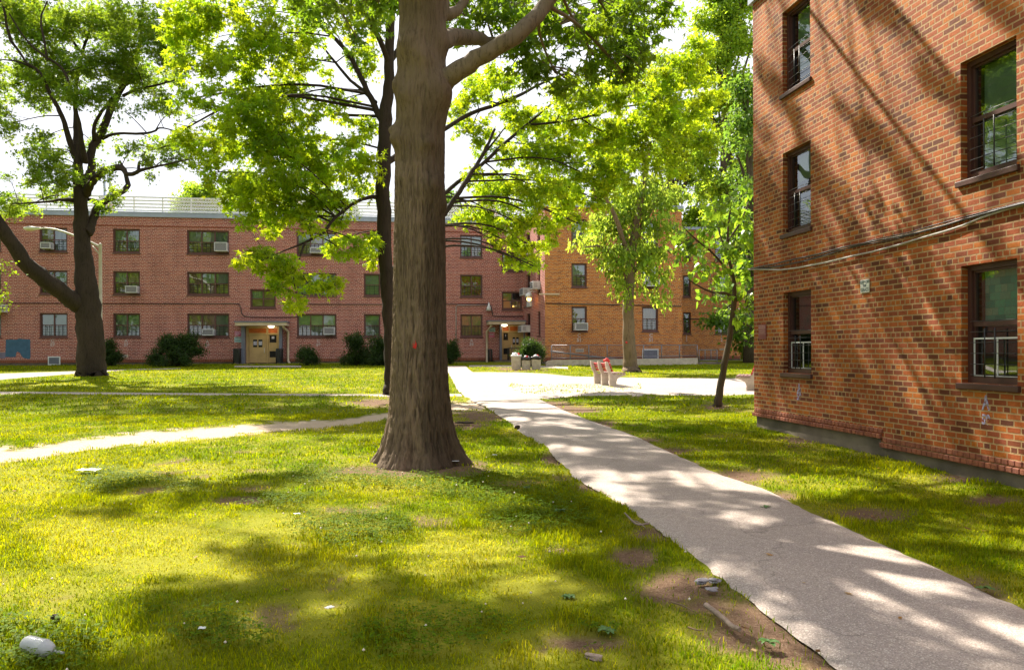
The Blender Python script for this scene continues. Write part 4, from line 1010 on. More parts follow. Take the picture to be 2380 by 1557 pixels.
def crown(name, clumps, tpl, size, par, base, mat, seed, per=16, tw=.45, droop=.5, seps=None, lo=.7):
    """clumps: (x,y,z, rx,ry,rz, sprays). Leaves are set along short twigs spread in each clump."""
    r = np.random.default_rng(seed); tv, tf = TPL[tpl]; C_, D_, S_ = [], [], []
    for (cx, cy, cz, rx, ry, rz, n) in clumps:
        n = int(n); d = r.normal(size=(n, 3)); d /= np.linalg.norm(d, axis=1)[:, None]
        d *= (r.random(n)**.45)[:, None]
        C_.append(np.array([cx, cy, cz])+d*np.array([rx, ry, rz])); D_.append(d)
    C_, D_ = np.concatenate(C_), np.concatenate(D_); n = len(C_)
    td = D_*np.array([1, 1, .6])+r.normal(0, .5, (n, 3))+np.array([0, 0, -.25*droop]); td /= np.linalg.norm(td, axis=1)[:, None]
    t = r.uniform(-.5, .6, (n, per, 1))
    pos = C_[:, None]+td[:, None]*t*tw+r.normal(0, tw*.24, (n, per, 3))*np.array([1, 1, .7])
    m = n*per; pos = pos.reshape(-1, 3)
    tip = np.repeat(td, per, 0)*.5+r.normal(0, .6, (m, 3)); tip[:, 2] -= droop*r.uniform(.4, 1.4, m); tip /= np.linalg.norm(tip, axis=1)[:, None]
    nr = r.normal(0, .75, (m, 3))+np.array([0, 0, 1.]); nr -= tip*(nr*tip).sum(1)[:, None]; nr /= np.linalg.norm(nr, axis=1)[:, None]+1e-9
    sd = np.cross(tip, nr); s = size*r.uniform(.6, 1.25, m)
    B = np.stack([sd, tip, nr], 1)*s[:, None, None]
    V = (pos[:, None]+np.einsum('kc,mcd->mkd', tv, B))-np.array(base)
    T = (np.arange(m)[:, None, None]*len(tv)+tf[None]).reshape(-1, 3)
    clt = np.repeat(r.uniform(lo, 1.25, n), per)*r.uniform(.8, 1.2, m)
    hue = np.repeat(r.uniform(-.12, .12, n), per)
    col = np.stack([clt*(1+hue), clt, clt*(1-hue)], 1)
    return link(name, npmesh(name, V.reshape(-1, 3), T, col=np.repeat(col, len(tv), 0)), par, mat)
def smooth(pts, k=3):
    pts = np.array(pts, float)
    for _ in range(k):
        q = [pts[0]]
        for a, b in zip(pts, pts[1:]): q += [a*.75+b*.25, a*.25+b*.75]
        q.append(pts[-1]); pts = np.array(q)
    return pts
class Tree:
    def __init__(s, base, bark, label, cat='tree', name='tree', group=None):
        s.base = np.array(base, float); s.r = root(name, base, label, cat, 0, group); s.bark = bark; s.nodes = []
    def pxlimb(s, pts, Y, name='limb', seg=12, sm=2, depth=0, wob=.05, add=True):
        """pts: (px, py, width px[, dY]) in the photo at distance Y"""
        q = []
        for p in pts:
            Yp = Y+(p[3] if len(p) > 3 else 0); a = P(p[0], p[1], Yp); q.append([*a, p[2]*.5*Yp/FPX])
        return s.limb(q, name, seg, sm, wob, add)
    def limb(s, q, name='limb', seg=12, sm=2, wob=.05, add=True):
        q = smooth(q, sm)
        q[1:-1, :3] += (np.random.default_rng(len(s.nodes)+7).normal(0, 1, (len(q)-2, 3))*np.clip(q[1:-1, 3:4], .01, .2)*.10)
        mb = MB(); mb.tube([p[:3]-s.base for p in q], list(q[:, 3]), seg, wob=wob)
        if add: s.nodes += [tuple(p) for p in q]
        return mb.build(name, MT[s.bark], s.r)
    def twigs(s, clumps, seed=0, nper=5, r0=.03, maxd=9):
        """thin branches from the nearest wood to each clump and out into it"""
        mb = MB(); r = random.Random(seed); nd = np.array(s.nodes)
        for c in clumps:
            cen = np.array(c[:3]); rad = np.array(c[3:6])
            d = np.linalg.norm((nd[:, :3]-cen)*np.array([1, 1, 1.2]), axis=1)+np.where(nd[:, 2] > cen[2]+.5, 1.5, 0)
            k = int(np.argmin(d)); a = nd[k, :3]; L_ = np.linalg.norm(cen-a)
            rr = min(nd[k, 3]*.6, r0*(.6+L_*.22)); mid = a+(cen-a)*.5+np.array([r.uniform(-.12, .12), r.uniform(-.12, .12), .12])*L_
            pts = smooth([a, mid, cen], 2); mb.tube([p-s.base for p in pts], list(np.linspace(rr, rr*.4, len(pts))), 6)
            for j in range(nper):
                st = pts[r.randrange(len(pts)//2, len(pts))]
                u = np.array([r.gauss(0, 1), r.gauss(0, 1), r.gauss(0, .8)]); u /= np.linalg.norm(u); e = cen+u*rad*.85
                m_ = (st+e)/2+np.array([r.uniform(-.1, .1), r.uniform(-.1, .1), r.uniform(0, .2)])
                pp = smooth([st, m_, e], 1); mb.tube([p-s.base for p in pp], list(np.linspace(rr*.38, .005, len(pp))), 5)
        return mb.build('branchwork', MT[s.bark], s.r)
DK = 5.1
def pc(lst, Y, dens=1., ry=1.2, jit=1.5, seed=0, sp=None):
    """clumps from photo blobs (px,py,rx,ry[,mult]) at distance Y; each clump is as deep as it is wide"""
    r = random.Random(seed); out_ = []
    for b in lst:
        Yp = Y+r.uniform(-jit, jit)+(b[5] if len(b) > 5 else 0); c = P(b[0], b[1], Yp); k = Yp/FPX; rx, rz = b[2]*k, b[3]*k; yy = max(.4, (rx+rz)/2*ry)
        out_.append((*c, rx, yy, rz, max(3, DK*dens*((b[4] if len(b) > 4 else 1)*.75+.25)*rx*rz*(yy**.35))))
    return out_
def rootflare(tree, px, py, w, Y, n=6, L_=.5, seed=0):
    pass

# ---- main tree -----------------------------------------------------------
MY = G(975, 1078)[1]+.25
mt_base = np.array([*P(975, 1075, MY)[:2], float(gz(MY))])
MTree = Tree(mt_base, 'bark_main', 'huge grey-brown trunked shade tree with a red paint dot in mid lawn')
def main_trunk():
    prof = [(1092, 864, 1088), (1078, 866, 1086), (1062, 876, 1076), (1040, 887, 1066), (1000, 898, 1053), (960, 905, 1046), (900, 909, 1040), (800, 913, 1036), (700, 917, 1035), (600, 918, 1035), (500, 920, 1034), (400, 922, 1034),
            (300, 923, 1036), (245, 925, 1042), (190, 927, 1044), (140, 928, 1036), (90, 930, 1036), (40, 932, 1038), (0, 930, 1040), (-50, 925, 1046)]
    nr, ns = 640, 300
    py = np.linspace(1092, -50, nr); pr = np.array(prof, float)[::-1]
    l = np.interp(py, pr[:, 0], pr[:, 1]); rr = np.interp(py, pr[:, 0], pr[:, 2])
    k = 7; ker = np.ones(k)/k; l = np.convolve(np.pad(l, k//2, 'edge'), ker, 'valid'); rr = np.convolve(np.pad(rr, k//2, 'edge'), ker, 'valid')
    z = EYE+(HOR-py)/FPX*MY; cx = ((l+rr)/2-CX)/FPX*MY; rad = (rr-l)/2/FPX*MY
    th = np.linspace(0, 2*pi, ns, endpoint=False); TT, ZZ = np.meshgrid(th, z); RR = rad[:, None]*np.ones(ns)
    hgt = ZZ-mt_base[2]
    lob = 1+.10*np.exp(-hgt/.35)*np.cos(TT*6+.7)+.05*np.exp(-hgt/.6)*np.cos(TT*11+2)+.012*np.cos(TT*3+hgt*.7)
    ax, ay = np.cos(TT)*2.2, np.sin(TT)*2.2
    n1 = fbm(ax*6+fbm(ax*3, ay*3, ZZ*3, 4, 2)*1.2, ay*6, ZZ*2.6, 2, 3); ridge = 1-np.abs(2*n1-1)
    n2 = fbm(ax*12+n1*2, ay*12, ZZ*6.5, 12, 3); r2 = 1-np.abs(2*n2-1)
    amp = np.interp(hgt, [0, 3, 4.5, 6], [1., .8, .45, .35])
    RR = RR*lob+(ridge-.75)*.05*amp+(r2-.75)*.034*amp
    fur_and_shade = np.clip(.45+1.4*(ridge*.5+r2*.5-.5), .3, 1.25)*(1-.5*sstep(-.1, .25, np.cos(TT-.15)+.25*(fbm(ax*2, ay*2, ZZ*.8, 23, 3)-.5))*sstep(.3, .5, fbm(ax*1.2, ay*1.2, ZZ*.35, 19, 3)+.15))  # furrow tone, with the right flank's shade worked into the bark colour
    fur_and_shade = 1-(1-fur_and_shade)*np.interp(hgt, [0, 3.5, 5], [1, .9, .35])
    def knot(px_, py_, s, a, side=None):
        nonlocal RR
        z0 = EYE+(HOR-py_)/FPX*MY; x0 = (px_-CX)/FPX*MY; i_ = int(np.argmin(np.abs(z-z0))); cc = np.clip((x0-cx[i_])/rad[i_], -1, 1); t0 = -np.arccos(cc)
        dt = (TT-t0+pi) % (2*pi)-pi
        RR = RR+1.6*a*np.exp(-((dt*rad[i_])**2+(ZZ-z0)**2)/(2*s*s))
    for kx, ky, s, a in ((932, 205, .10, .05), (950, 235, .1, .035), (930, 330, .09, .06), (925, 305, .05, .05), (940, 420, .1, .02), (1010, 440, .13, .05), (1030, 480, .1, .03), (955, 120, .14, .06), (990, 150, .1, .03), (1032, 225, .16, .07), (1035, 100, .12, .05), (1000, 345, .07, .03)): knot(kx, ky, s, a)
    V = np.stack([cx[:, None]+RR*np.cos(TT)-mt_base[0], MY+RR*np.sin(TT)-mt_base[1], ZZ-mt_base[2]], -1).reshape(-1, 3)
    i_ = np.arange(nr*ns).reshape(nr, ns); j_ = np.roll(i_, -1, 1)
    q = np.stack([i_[:-1].ravel(), j_[:-1].ravel(), j_[1:].ravel(), i_[1:].ravel()], 1)
    return link('trunk', npmesh('trunk', V, quads=q, smooth=True, col=np.repeat(fur_and_shade.reshape(-1, 1), 3, 1)), MTree.r, MT['bark_trunk'])
tk = main_trunk()
MTree.nodes += [tuple([*P(985, 200, MY), .35]), tuple([*P(985, 0, MY), .33])]
tw_ = lambda px, py, dy=0: P(px, py, MY+dy)
MTree.pxlimb([(985, 60, 80), (950, -10, 56), (925, -60, 50, -.2), (880, -160, 42, -.8), (800, -320, 34, -1.6), (700, -480, 22, -2.5), (600, -620, 10, -3)], MY, seg=20)
MTree.pxlimb([(990, 110, 78), (1010, -10, 66, .1), (1015, -120, 56, .3), (1030, -300, 42, .8), (1020, -500, 28, .9), (1010, -720, 10, 1)], MY, seg=20)
MTree.pxlimb([(985, 225, 70), (1030, 190, 52, -.1), (1065, 165, 44, -.15), (1130, 125, 40, -.2), (1190, 92, 38, -.2), (1240, 45, 36, 0), (1285, -10, 34, .2), (1370, -130, 28, .7), (1480, -300, 20, 1.2), (1600, -450, 8, 1.6)], MY, seg=20)
MTree.pxlimb([(1000, 110, 50), (1050, 88, 40, .4), (1080, 86, 36, .8), (1110, 92, 30, 1.3), (1150, 105, 26, 2.0), (1230, 80, 20, 3.2), (1330, 40, 14, 4.5), (1440, 10, 6, 6)], MY, seg=16)
MTree.pxlimb([(1000, 40, 40), (1065, 30, 22, .3), (1085, -10, 18, .5), (1110, -90, 14, .8), (1180, -220, 8, 1.4)], MY)
MTree.pxlimb([(960, -60, 40), (900, -120, 34, .8), (800, -200, 28, 2), (690, -270, 20, 3.2), (560, -320, 12, 4.3), (420, -360, 5, 5)], MY)
MTree.pxlimb([(990, -80, 40), (1010, -160, 40, -1.2), (1060, -320, 34, -2.6), (1180, -560, 24, -3.8), (1350, -900, 10, -4.8)], MY)
MTree.pxlimb([(960, -60, 40), (900, -190, 34, -1.), (780, -380, 28, -2.4), (560, -700, 18, -3.8), (300, -1100, 8, -4.8)], MY)
# foliage seen in the picture
vis = pc([(1130, 40, 70, 50), (1210, 130, 80, 55), (1300, 60, 100, 70), (1380, 130, 90, 60), (1290, 170, 80, 40), (1420, 50, 80, 60), (1510, 30, 80, 55), (1180, 10, 80, 30), (1340, 200, 50, 25, .7), (1450, 170, 60, 40, .7), (1480, 110, 60, 45)], 13.2, 13, 1.4, 1.3, 4)
vis += pc([(880, 10, 50, 35), (1075, 35, 45, 45, .8), (820, -30, 90, 50), (700, -20, 100, 45), (1100, -60, 120, 50), (1400, -70, 160, 60)], 12.5, 11, 1.4, 1.2, 5)
def SH(px, py, rpx, h, n=1., flat=.55):  # unseen crown clump, set up-sun from where its shadow must fall
    g = G(px, py); t = h/SUN[2]; c = g+SUN*t; r_ = .9*rpx*g[1]/FPX
    return (c[0], c[1], c[2], r_, r_*1.25, max(.5, r_*flat), max(4, n*90*r_*r_))
sh = [SH(*a) for a in (
    (1000, 1510, 230, 8.5), (700, 1500, 210, 8.8), (420, 1520, 190, 9.2, .9), (1330, 1480, 200, 8.2, .9), (200, 1620, 220, 9.5), (1000, 1700, 330, 8.5), (1400, 1700, 320, 8),
    (720, 1330, 150, 9.2, .8), (560, 1290, 110, 9.6, .7), (860, 1390, 130, 8.8, .8), (1000, 1410, 110, 8.5, .8), (460, 1370, 110, 9.4, .8), (640, 1410, 150, 9.), (360, 1430, 100, 9.6, .8),
    (330, 1130, 110, 10.2, .8), (520, 1150, 130, 10.4, .8), (650, 1110, 100, 10.4, .7), (230, 1180, 70, 10.4, .6),
    (1280, 1130, 120, 9.2), (1400, 1210, 120, 8.8), (1500, 1280, 110, 8.5), (1250, 1060, 90, 9.6, .8), (1370, 1330, 120, 8.2, .8), (1560, 1400, 140, 7.8, .8), (1230, 1430, 120, 8.2, .7),
    (1640, 1240, 110, 8.6, .8), (1560, 1140, 100, 9.2, .7), (1420, 1080, 80, 9.8, .7), (1800, 1300, 110, 8.2, .55), (1750, 1170, 110, 9, .8), (1900, 1240, 120, 8.4, .8), (2030, 1180, 90, 8.4, .6), (2150, 1280, 110, 8.2, .8),
    (2300, 1230, 90, 8, .6), (2300, 1330, 110, 7.9, .8), (1980, 1520, 160, 7.6, .9), (2250, 1560, 180, 7.6), (1850, 1090, 60, 9.6, .5), (1960, 1075, 60, 9.8, .4), (1700, 1040, 60, 10, .5), (1600, 1000, 70, 10.4, .6), (2100, 1135, 70, 9.2, .5), (2500, 1450, 200, 7.6), (1500, 1090, 70, 9.4, .7), (1600, 1160, 60, 9., .7), (1700, 1240, 60, 8.7, .6), (1420, 1040, 55, 9.8, .7), (1310, 1000, 50, 10.2, .7), (1240, 965, 40, 10.6, .6), (1560, 1080, 50, 9.6, .6), (1800, 1200, 60, 8.9, .6), (1950, 1350, 60, 8.2, .5), (1700, 1350, 60, 8, .5), (1900, 1450, 90, 7.8, .6), (2150, 1480, 90, 7.8, .5))]
def SW(px, py, r_, t, n=1.):
    u, z = Nf.uz(px, py); q = Nf.o+Nf.d*u; c = np.array([q[0], q[1], z])+SUN*t
    return (c[0], c[1], c[2], r_, r_*1.1, r_*.6, max(5, n*60*r_*r_))
rw = random.Random(12); sw = []
# unseen sprays added to stripe the wall with shadow: rows lying along the sun's path, with gaps that let long streaks through
dv = np.array([-(SUN[0]*Nf.d[0]+SUN[1]*Nf.d[1]), -SUN[2]]); dv /= np.linalg.norm(dv); nv = np.array([-dv[1], dv[0]])
q_ = -9.
while q_ < 9.:
    wd_ = rw.uniform(.22, .55); q_ += wd_
    a_ = -9.
    while a_ < 9.:
        uz_ = np.array([3.2, 4.])+nv*(q_+rw.uniform(-.06, .06))+dv*a_; a_ += rw.uniform(.8, 1.3)
        if not (-.3 < uz_[0] < 7. and .4 < uz_[1] < 8.4) or rw.random() < .2: continue
        if 4.9 < uz_[1] and uz_[0] < 3.4 and rw.random() < .4: continue
        qq = Nf.o+Nf.d*uz_[0]; t_ = rw.uniform(10, 13); c = np.array([qq[0], qq[1], uz_[1]])+SUN*t_; r_ = wd_*.42
        sw.append((c[0], c[1], c[2], r_, r_, r_*.6, max(4, 26*r_)))
    q_ += wd_+rw.uniform(.26, .6)
sh += sw
MTree.pxlimb([(1330, -200, 28, .9), (1420, -330, 18, 2.5), (1520, -420, 12, 4.2), (1640, -500, 5, 6)], MY)
MTree.pxlimb([(1290, -60, 26, .4), (1420, -160, 16, 2.6), (1560, -230, 10, 4.6), (1700, -290, 4, 7)], MY)
MTree.twigs(vis+sh, 3, 4, .035)
crown('crown', vis+sh, 'maple', .125, MTree.r, mt_base, MT['leaf_main'], 3, per=24, tw=.34, droop=.6)
# red dot sprayed on the bark
mb = MB(); c = P(972, 803, MY); rr = random.Random(8)
zc0 = c[2]-mt_base[2]; xc0 = c[0]-mt_base[0]; rad0 = .355
a0 = math.acos(max(-1, min(1, (xc0-(P(976, 803, MY)[0]-mt_base[0]))/rad0)))
ring = []
for k in range(20):
    a = 2*pi*k/20; q = 1+rr.uniform(-.3, .3); ring.append((a0+cos(a)*.10*q*.7, zc0+sin(a)*.055*q))
pts = []
cxm = P(976, 803, MY)[0]-mt_base[0]
for sc_ in (1, .5):
    for t_, z_ in ring:
        t2, z2 = a0+(t_-a0)*sc_, zc0+(z_-zc0)*sc_; pts.append((cxm+cos(t2)*(rad0+.014), -sin(t2)*(rad0+.014)+(MY-mt_base[1]), z2))
mb.v = pts+[(cxm+cos(a0)*(rad0+.014), -sin(a0)*(rad0+.014), zc0)]
for k in range(20):
    j = (k+1) % 20; mb.face([k, j, 20+j, 20+k]); mb.face([20+k, 20+j, 40])
mb.build('paint_mark', MT['red'], MTree.r)

# ---- second maple behind the main trunk -----------------------------------
Y2 = G(905, 917)[1]; b2 = G(905, 917)
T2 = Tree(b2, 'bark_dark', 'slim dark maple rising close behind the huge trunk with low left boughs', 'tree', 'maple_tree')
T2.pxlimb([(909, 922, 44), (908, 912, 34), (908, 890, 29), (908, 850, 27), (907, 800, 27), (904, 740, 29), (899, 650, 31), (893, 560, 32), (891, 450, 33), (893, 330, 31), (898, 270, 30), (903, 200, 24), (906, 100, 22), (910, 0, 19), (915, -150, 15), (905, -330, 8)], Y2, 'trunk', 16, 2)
lim = [[(893, 285, 24), (878, 262, 15), (860, 225, 13), (838, 180, 12), (815, 130, 10), (785, 95, 9), (755, 70, 7), (715, 35, 5)], [(872, 240, 12), (850, 215, 9, .3), (810, 185, 7, .8), (775, 140, 6, 1), (750, 110, 4, 1.2)],
       [(887, 458, 14), (860, 457, 9, -.2), (830, 468, 8, -.5), (795, 492, 8, -.9), (772, 512, 7, -1.2), (755, 540, 7, -1.4), (735, 550, 7, -1.6), (705, 566, 5, -1.9), (660, 583, 3, -2.2), (600, 610, 2, -2.4)],
       [(708, 565, 5, -1.9), (699, 590, 4, -2), (692, 618, 3, -2.2), (680, 640, 3, -2.4), (690, 690, 2, -2.6)], [(692, 618, 3, -2.2), (703, 640, 2, -2.2), (730, 680, 2, -2.5)],
       [(895, 640, 20), (925, 620, 14, .3), (960, 560, 12, .8), (1000, 480, 11, 1.2), (1045, 440, 10, 1.6), (1075, 415, 9, 2), (1120, 385, 9, 2.4), (1170, 335, 8, 2.8), (1225, 290, 6, 3.2), (1290, 235, 4, 3.6)],
       [(1030, 500, 14, .8), (1055, 465, 12, 1.), (1075, 435, 12, 1.2), (1100, 395, 10, 1.6), (1128, 350, 8, 2), (1150, 300, 6, 2.2)], [(1085, 425, 8, 1.5), (1110, 375, 6, 1.9), (1140, 340, 5, 2.2), (1175, 295, 3, 2.4)],
       [(897, 380, 16), (960, 340, 14, .8), (1038, 298, 11, 1.6), (1090, 265, 10, 2.2), (1150, 245, 9, 2.8), (1210, 222, 8, 3.3), (1255, 195, 6, 3.8), (1320, 170, 4, 4.4)],
       [(1225, 290, 6, 3.2), (1300, 285, 5, 3.5), (1370, 272, 5, 4), (1440, 250, 4, 4.4), (1510, 240, 3, 4.8)], [(1350, 275, 4, 3.9), (1385, 300, 3, 4.2), (1440, 322, 2, 4.6)],
       [(904, 150, 14), (870, 60, 12, -1), (800, -40, 9, -2), (700, -120, 5, -3)], [(904, 150, 14), (960, 60, 12, 1), (1060, -60, 9, 2), (1200, -160, 5, 3)]]
for l_ in lim: T2.pxlimb(l_, Y2, 'limb', 8, 2)
# lower bough wood reaching back so clumps connect
vis2 = [(450, 60, 70, 60, .8), (530, 140, 80, 50), (620, 90, 90, 60), (700, 170, 60, 50, .7), (560, 250, 100, 55), (650, 240, 70, 60), (480, 330, 65, 45), (600, 330, 100, 60), (500, 400, 60, 35, .8), (700, 330, 80, 60), (660, 420, 80, 50),
        (590, 440, 70, 45), (540, 470, 40, 25, .7), (620, 500, 50, 35), (760, 400, 70, 50), (830, 380, 55, 60), (740, 470, 70, 40), (670, 480, 50, 40), (850, 300, 35, 40, .8), (860, 460, 30, 30, .6), (775, 250, 50, 40, .6), (700, 80, 50, 50, .6), (500, 40, 70, 40),
        (600, 590, 50, 20, 1.3, -2.4), (575, 610, 28, 22, 1.3, -2.4), (650, 620, 55, 28, 1.3, -2.4), (680, 650, 30, 28, 1.2, -2.4), (640, 650, 22, 14, 1., -2.4), (695, 690, 16, 22, 1.2, -2.5), (728, 665, 22, 15, 1.2, -2.4), (765, 655, 32, 16, 1.2, -2.4), (650, 668, 14, 10, 1, -2.4), (780, 672, 14, 10, 1, -2.4), (676, 712, 14, 8, 1, -2.5),
        (725, 525, 35, 20, 1, -1.4), (790, 520, 36, 20, 1, -1.2), (800, 555, 30, 16, .9), (835, 575, 30, 30), (860, 560, 25, 35), (875, 600, 18, 18), (800, 590, 30, 16), (770, 575, 18, 10), (640, 545, 30, 14, .8), (560, 520, 25, 10, .6),
        (420, 120, 40, 70, .6), (440, 230, 40, 30, .6), (430, 300, 35, 20, .7), (850, 120, 40, 60, .5), (870, 30, 40, 30), (790, 40, 50, 40, .7)]
vis2r = [(1075, 500, 30, 20), (1110, 500, 35, 30), (1160, 520, 45, 35), (1210, 520, 45, 40), (1240, 575, 35, 30), (1200, 575, 30, 20), (1280, 530, 35, 40), (1150, 560, 30, 14, .8), (1215, 612, 12, 18, .8), (1190, 600, 14, 14, .6), (1245, 620, 12, 12, .5), (1130, 440, 50, 40), (1190, 440, 50, 50),
         (1260, 440, 55, 50), (1320, 470, 40, 50), (1290, 370, 60, 45), (1370, 410, 55, 50), (1440, 400, 50, 50), (1345, 520, 25, 18, .8), (1230, 350, 60, 40, .7), (1150, 350, 40, 30, .6), (1100, 300, 50, 40, .7), (1090, 400, 30, 25, .6), (1200, 270, 60, 45), (1300, 290, 70, 50), (1390, 310, 65, 55),
         (1470, 310, 60, 55), (1430, 220, 80, 50), (1330, 220, 60, 40, .8), (1100, 210, 40, 40), (1070, 250, 30, 40, .7), (1520, 250, 65, 55), (1560, 180, 60, 55, .8), (1480, 170, 60, 50), (1580, 330, 50, 40, .7), (1500, 380, 45, 35, .7), (1150, 180, 60, 40, .8), (1620, 120, 50, 45, .7), (1640, 220, 45, 50, .8), (1610, 270, 45, 40, .8), (1560, 400, 40, 25, .6), (1640, 330, 35, 40, .6), (1400, 470, 35, 25, .8)]
cl2 = pc(vis2, Y2, 12.5, 1.3, 1.3, 9)+pc(vis2r, Y2+3, 12.5, 1.3, 1.5, 10)
cl2 += pc([(600, -80, 180, 70), (900, -100, 200, 80), (1200, -120, 200, 90), (750, -240, 200, 80), (1000, -300, 200, 80)], Y2, 8, 1.2, 1.5, 12)
T2.twigs(cl2, 5, 4, .028)
crown('crown', cl2, 'maple', .14, T2.r, b2, MT['leaf_maple'], 6, per=26, tw=.42, droop=.9)

# ---- left oak ------------------------------------------------------------------
b3 = G(214, 873); Y3 = b3[1]
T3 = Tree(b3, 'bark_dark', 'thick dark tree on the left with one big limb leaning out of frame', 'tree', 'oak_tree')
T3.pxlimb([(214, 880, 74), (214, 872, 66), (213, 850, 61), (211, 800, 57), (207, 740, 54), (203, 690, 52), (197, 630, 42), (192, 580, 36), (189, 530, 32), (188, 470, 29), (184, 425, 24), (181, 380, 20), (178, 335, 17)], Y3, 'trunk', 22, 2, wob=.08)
zs = lambda pts, Yd=0: [(a*.3668, b*.3668, w, *( [d] if True else [])) for a, b, w, d in pts]
for l_ in ([(196, 715, 46), (176, 705, 40, -.3), (150, 685, 38, -.8), (110, 655, 38, -1.4), (60, 612, 34, -2), (22, 560, 32, -2.6), (-10, 510, 30, -3), (-70, 430, 26, -3.4), (-150, 330, 18, -4), (-230, 220, 8, -4.5)],):
    T3.pxlimb(l_, Y3, 'limb', 16, 2, wob=.07)
Z3 = [
 [(480, 1000, 18, 0), (440, 900, 14, -.3), (415, 800, 12, -.6), (375, 695, 11, -.9), (310, 590, 9, -1.2), (290, 520, 8, -1.4), (240, 440, 6, -1.6), (150, 390, 4, -1.8)],
 [(500, 1000, 16, 0), (478, 880, 13, .4), (480, 760, 11, .7), (475, 650, 10, 1), (490, 480, 8, 1.3), (520, 330, 7, 1.6), (560, 230, 6, 1.9), (590, 100, 5, 2.2), (580, 0, 4, 2.4)],
 [(540, 1030, 15, 0), (520, 920, 12, -.6), (505, 800, 10, -1), (475, 680, 8, -1.2), (445, 540, 7, -1.5), (390, 420, 6, -1.7), (300, 370, 6, -2), (230, 320, 5, -2.2), (150, 240, 4, -2.4), (60, 90, 3, -2.6)],
 [(510, 1180, 26, 0), (570, 1110, 20, .2), (585, 1050, 18, .4), (570, 960, 18, .5), (620, 880, 18, .7), (665, 800, 17, .8), (700, 690, 16, 1), (745, 600, 15, 1.2), (790, 520, 14, 1.4), (830, 430, 12, 1.6), (880, 310, 9, 1.8), (905, 150, 7, 2), (905, 10, 5, 2.2), (915, -150, 3, 2.4)],
 [(600, 890, 12, .5), (590, 820, 9, 0), (620, 740, 8, -.3), (680, 660, 7, -.5), (720, 600, 6, -.7)],
 [(520, 340, 7, 1.6), (450, 250, 5, 1.8), (410, 120, 4, 2), (360, 20, 3, 2.2)],
 [(780, 610, 8, 1.2), (830, 580, 7, 1), (900, 560, 6, .6), (1000, 540, 5, .2), (1090, 515, 4, -.2), (1180, 485, 3, -.6)],
 [(800, 540, 7, 1.4), (850, 480, 6, 1.8), (920, 420, 5, 2.2), (960, 400, 3, 2.4)],
 [(650, 880, 9, .8), (710, 850, 7, .6), (800, 845, 6, .2), (900, 850, 6, -.2), (985, 835, 5, -.6), (1000, 810, 4, -.8), (1060, 815, 3, -1), (1190, 860, 3, -1.4)],
 [(545, 1230, 20, 0), (580, 1160, 17, -.4), (640, 1090, 16, -.9), (710, 1065, 16, -1.3), (775, 1060, 15, -1.6), (800, 1105, 10, -1.8), (840, 1110, 10, -2), (880, 1080, 9, -2.2), (950, 1065, 6, -2.5), (1110, 1030, 4, -3.2), (1200, 1010, 2, -3.5)],
 [(878, 1080, 8, -2.2), (882, 1030, 6, -2.2)],
 [(550, 1480, 26, 0), (585, 1400, 20, .4), (610, 1320, 18, .7), (650, 1285, 16, 1), (740, 1235, 15, 1.4), (815, 1185, 13, 1.8), (805, 1140, 10, 2), (790, 1080, 8, 2.2), (760, 1020, 4, 2.4)],
 [(640, 1290, 10, .9), (600, 1270, 9, .8), (560, 1265, 9, .5)],
 [(470, 1270, 12, 0), (400, 1265, 7, -.5), (300, 1280, 5, -1), (150, 1290, 4, -1.6), (60, 1290, 2, -2)],
 [(1015, 940, 4, -1), (1060, 925, 4, -1.2), (1110, 910, 3, -1.4)], [(310, 590, 7, -1.2), (250, 450, 5, -1.4), (120, 390, 4, -1.6), (20, 380, 3, -1.8)],
 [(300, 390, 5, -2), (280, 250, 5, -2.2), (250, 120, 4, -2.3), (300, 10, 3, -2.4)], [(75, 270, 8, -2), (40, 170, 6, -2.2), (30, 60, 5, -2.4), (-30, -60, 4, -2.6)], [(190, 430, 5, -1.6), (100, 300, 6, -1.8), (75, 270, 7, -2)]]
for l_ in Z3: T3.pxlimb(zs(l_), Y3, 'limb', 8, 2)
v3 = [(25, 30, 50, 50), (90, 90, 60, 45), (160, 50, 70, 45), (250, 60, 60, 50), (330, 60, 60, 60), (390, 110, 45, 50), (60, 170, 60, 40), (150, 160, 60, 40), (230, 150, 50, 40), (300, 170, 45, 35), (120, 200, 60, 35), (90, 235, 45, 25, .8),
      (190, 225, 45, 30), (245, 220, 40, 30), (330, 180, 40, 40, .8), (280, 120, 50, 40), (15, 290, 26, 45, .8), (20, 200, 30, 25, .6), (400, 180, 35, 25, .7), (365, 240, 35, 28, .9), (330, 215, 25, 12, .5), (410, 260, 35, 20, .7), (290, 260, 30, 20, .3),
      (95, 320, 30, 20), (110, 370, 50, 30), (80, 350, 32, 24, .7), (150, 410, 45, 28), (90, 420, 40, 25, .8), (120, 450, 30, 18), (30, 470, 40, 25, .8), (60, 480, 30, 14, .8), (15, 500, 22, 22), (160, 460, 24, 16, .8), (215, 330, 30, 25, .5), (240, 300, 25, 18, .4),
      (250, 400, 26, 20, .7), (265, 455, 24, 22, .8), (240, 480, 20, 16, .8), (300, 350, 36, 18, .8), (345, 375, 30, 18, .8), (370, 340, 35, 22, .9), (420, 330, 30, 20, .8), (420, 370, 40, 25, .9), (350, 410, 15, 8, .5), (20, 415, 15, 10, .5), (60, 20, 80, 40), (440, 40, 50, 40, .8), (440, 160, 30, 35, .6)]
cl3 = pc(v3, Y3, 13, 1.4, 2.2, 14)+pc([(-80, 200, 90, 90), (-150, 60, 100, 100), (-140, 330, 80, 70), (100, -80, 140, 60), (350, -90, 140, 70), (220, -200, 180, 70), (-250, 180, 90, 90)], Y3, 6, 1.2, 2, 15)
T3.twigs(cl3, 8, 4, .03)
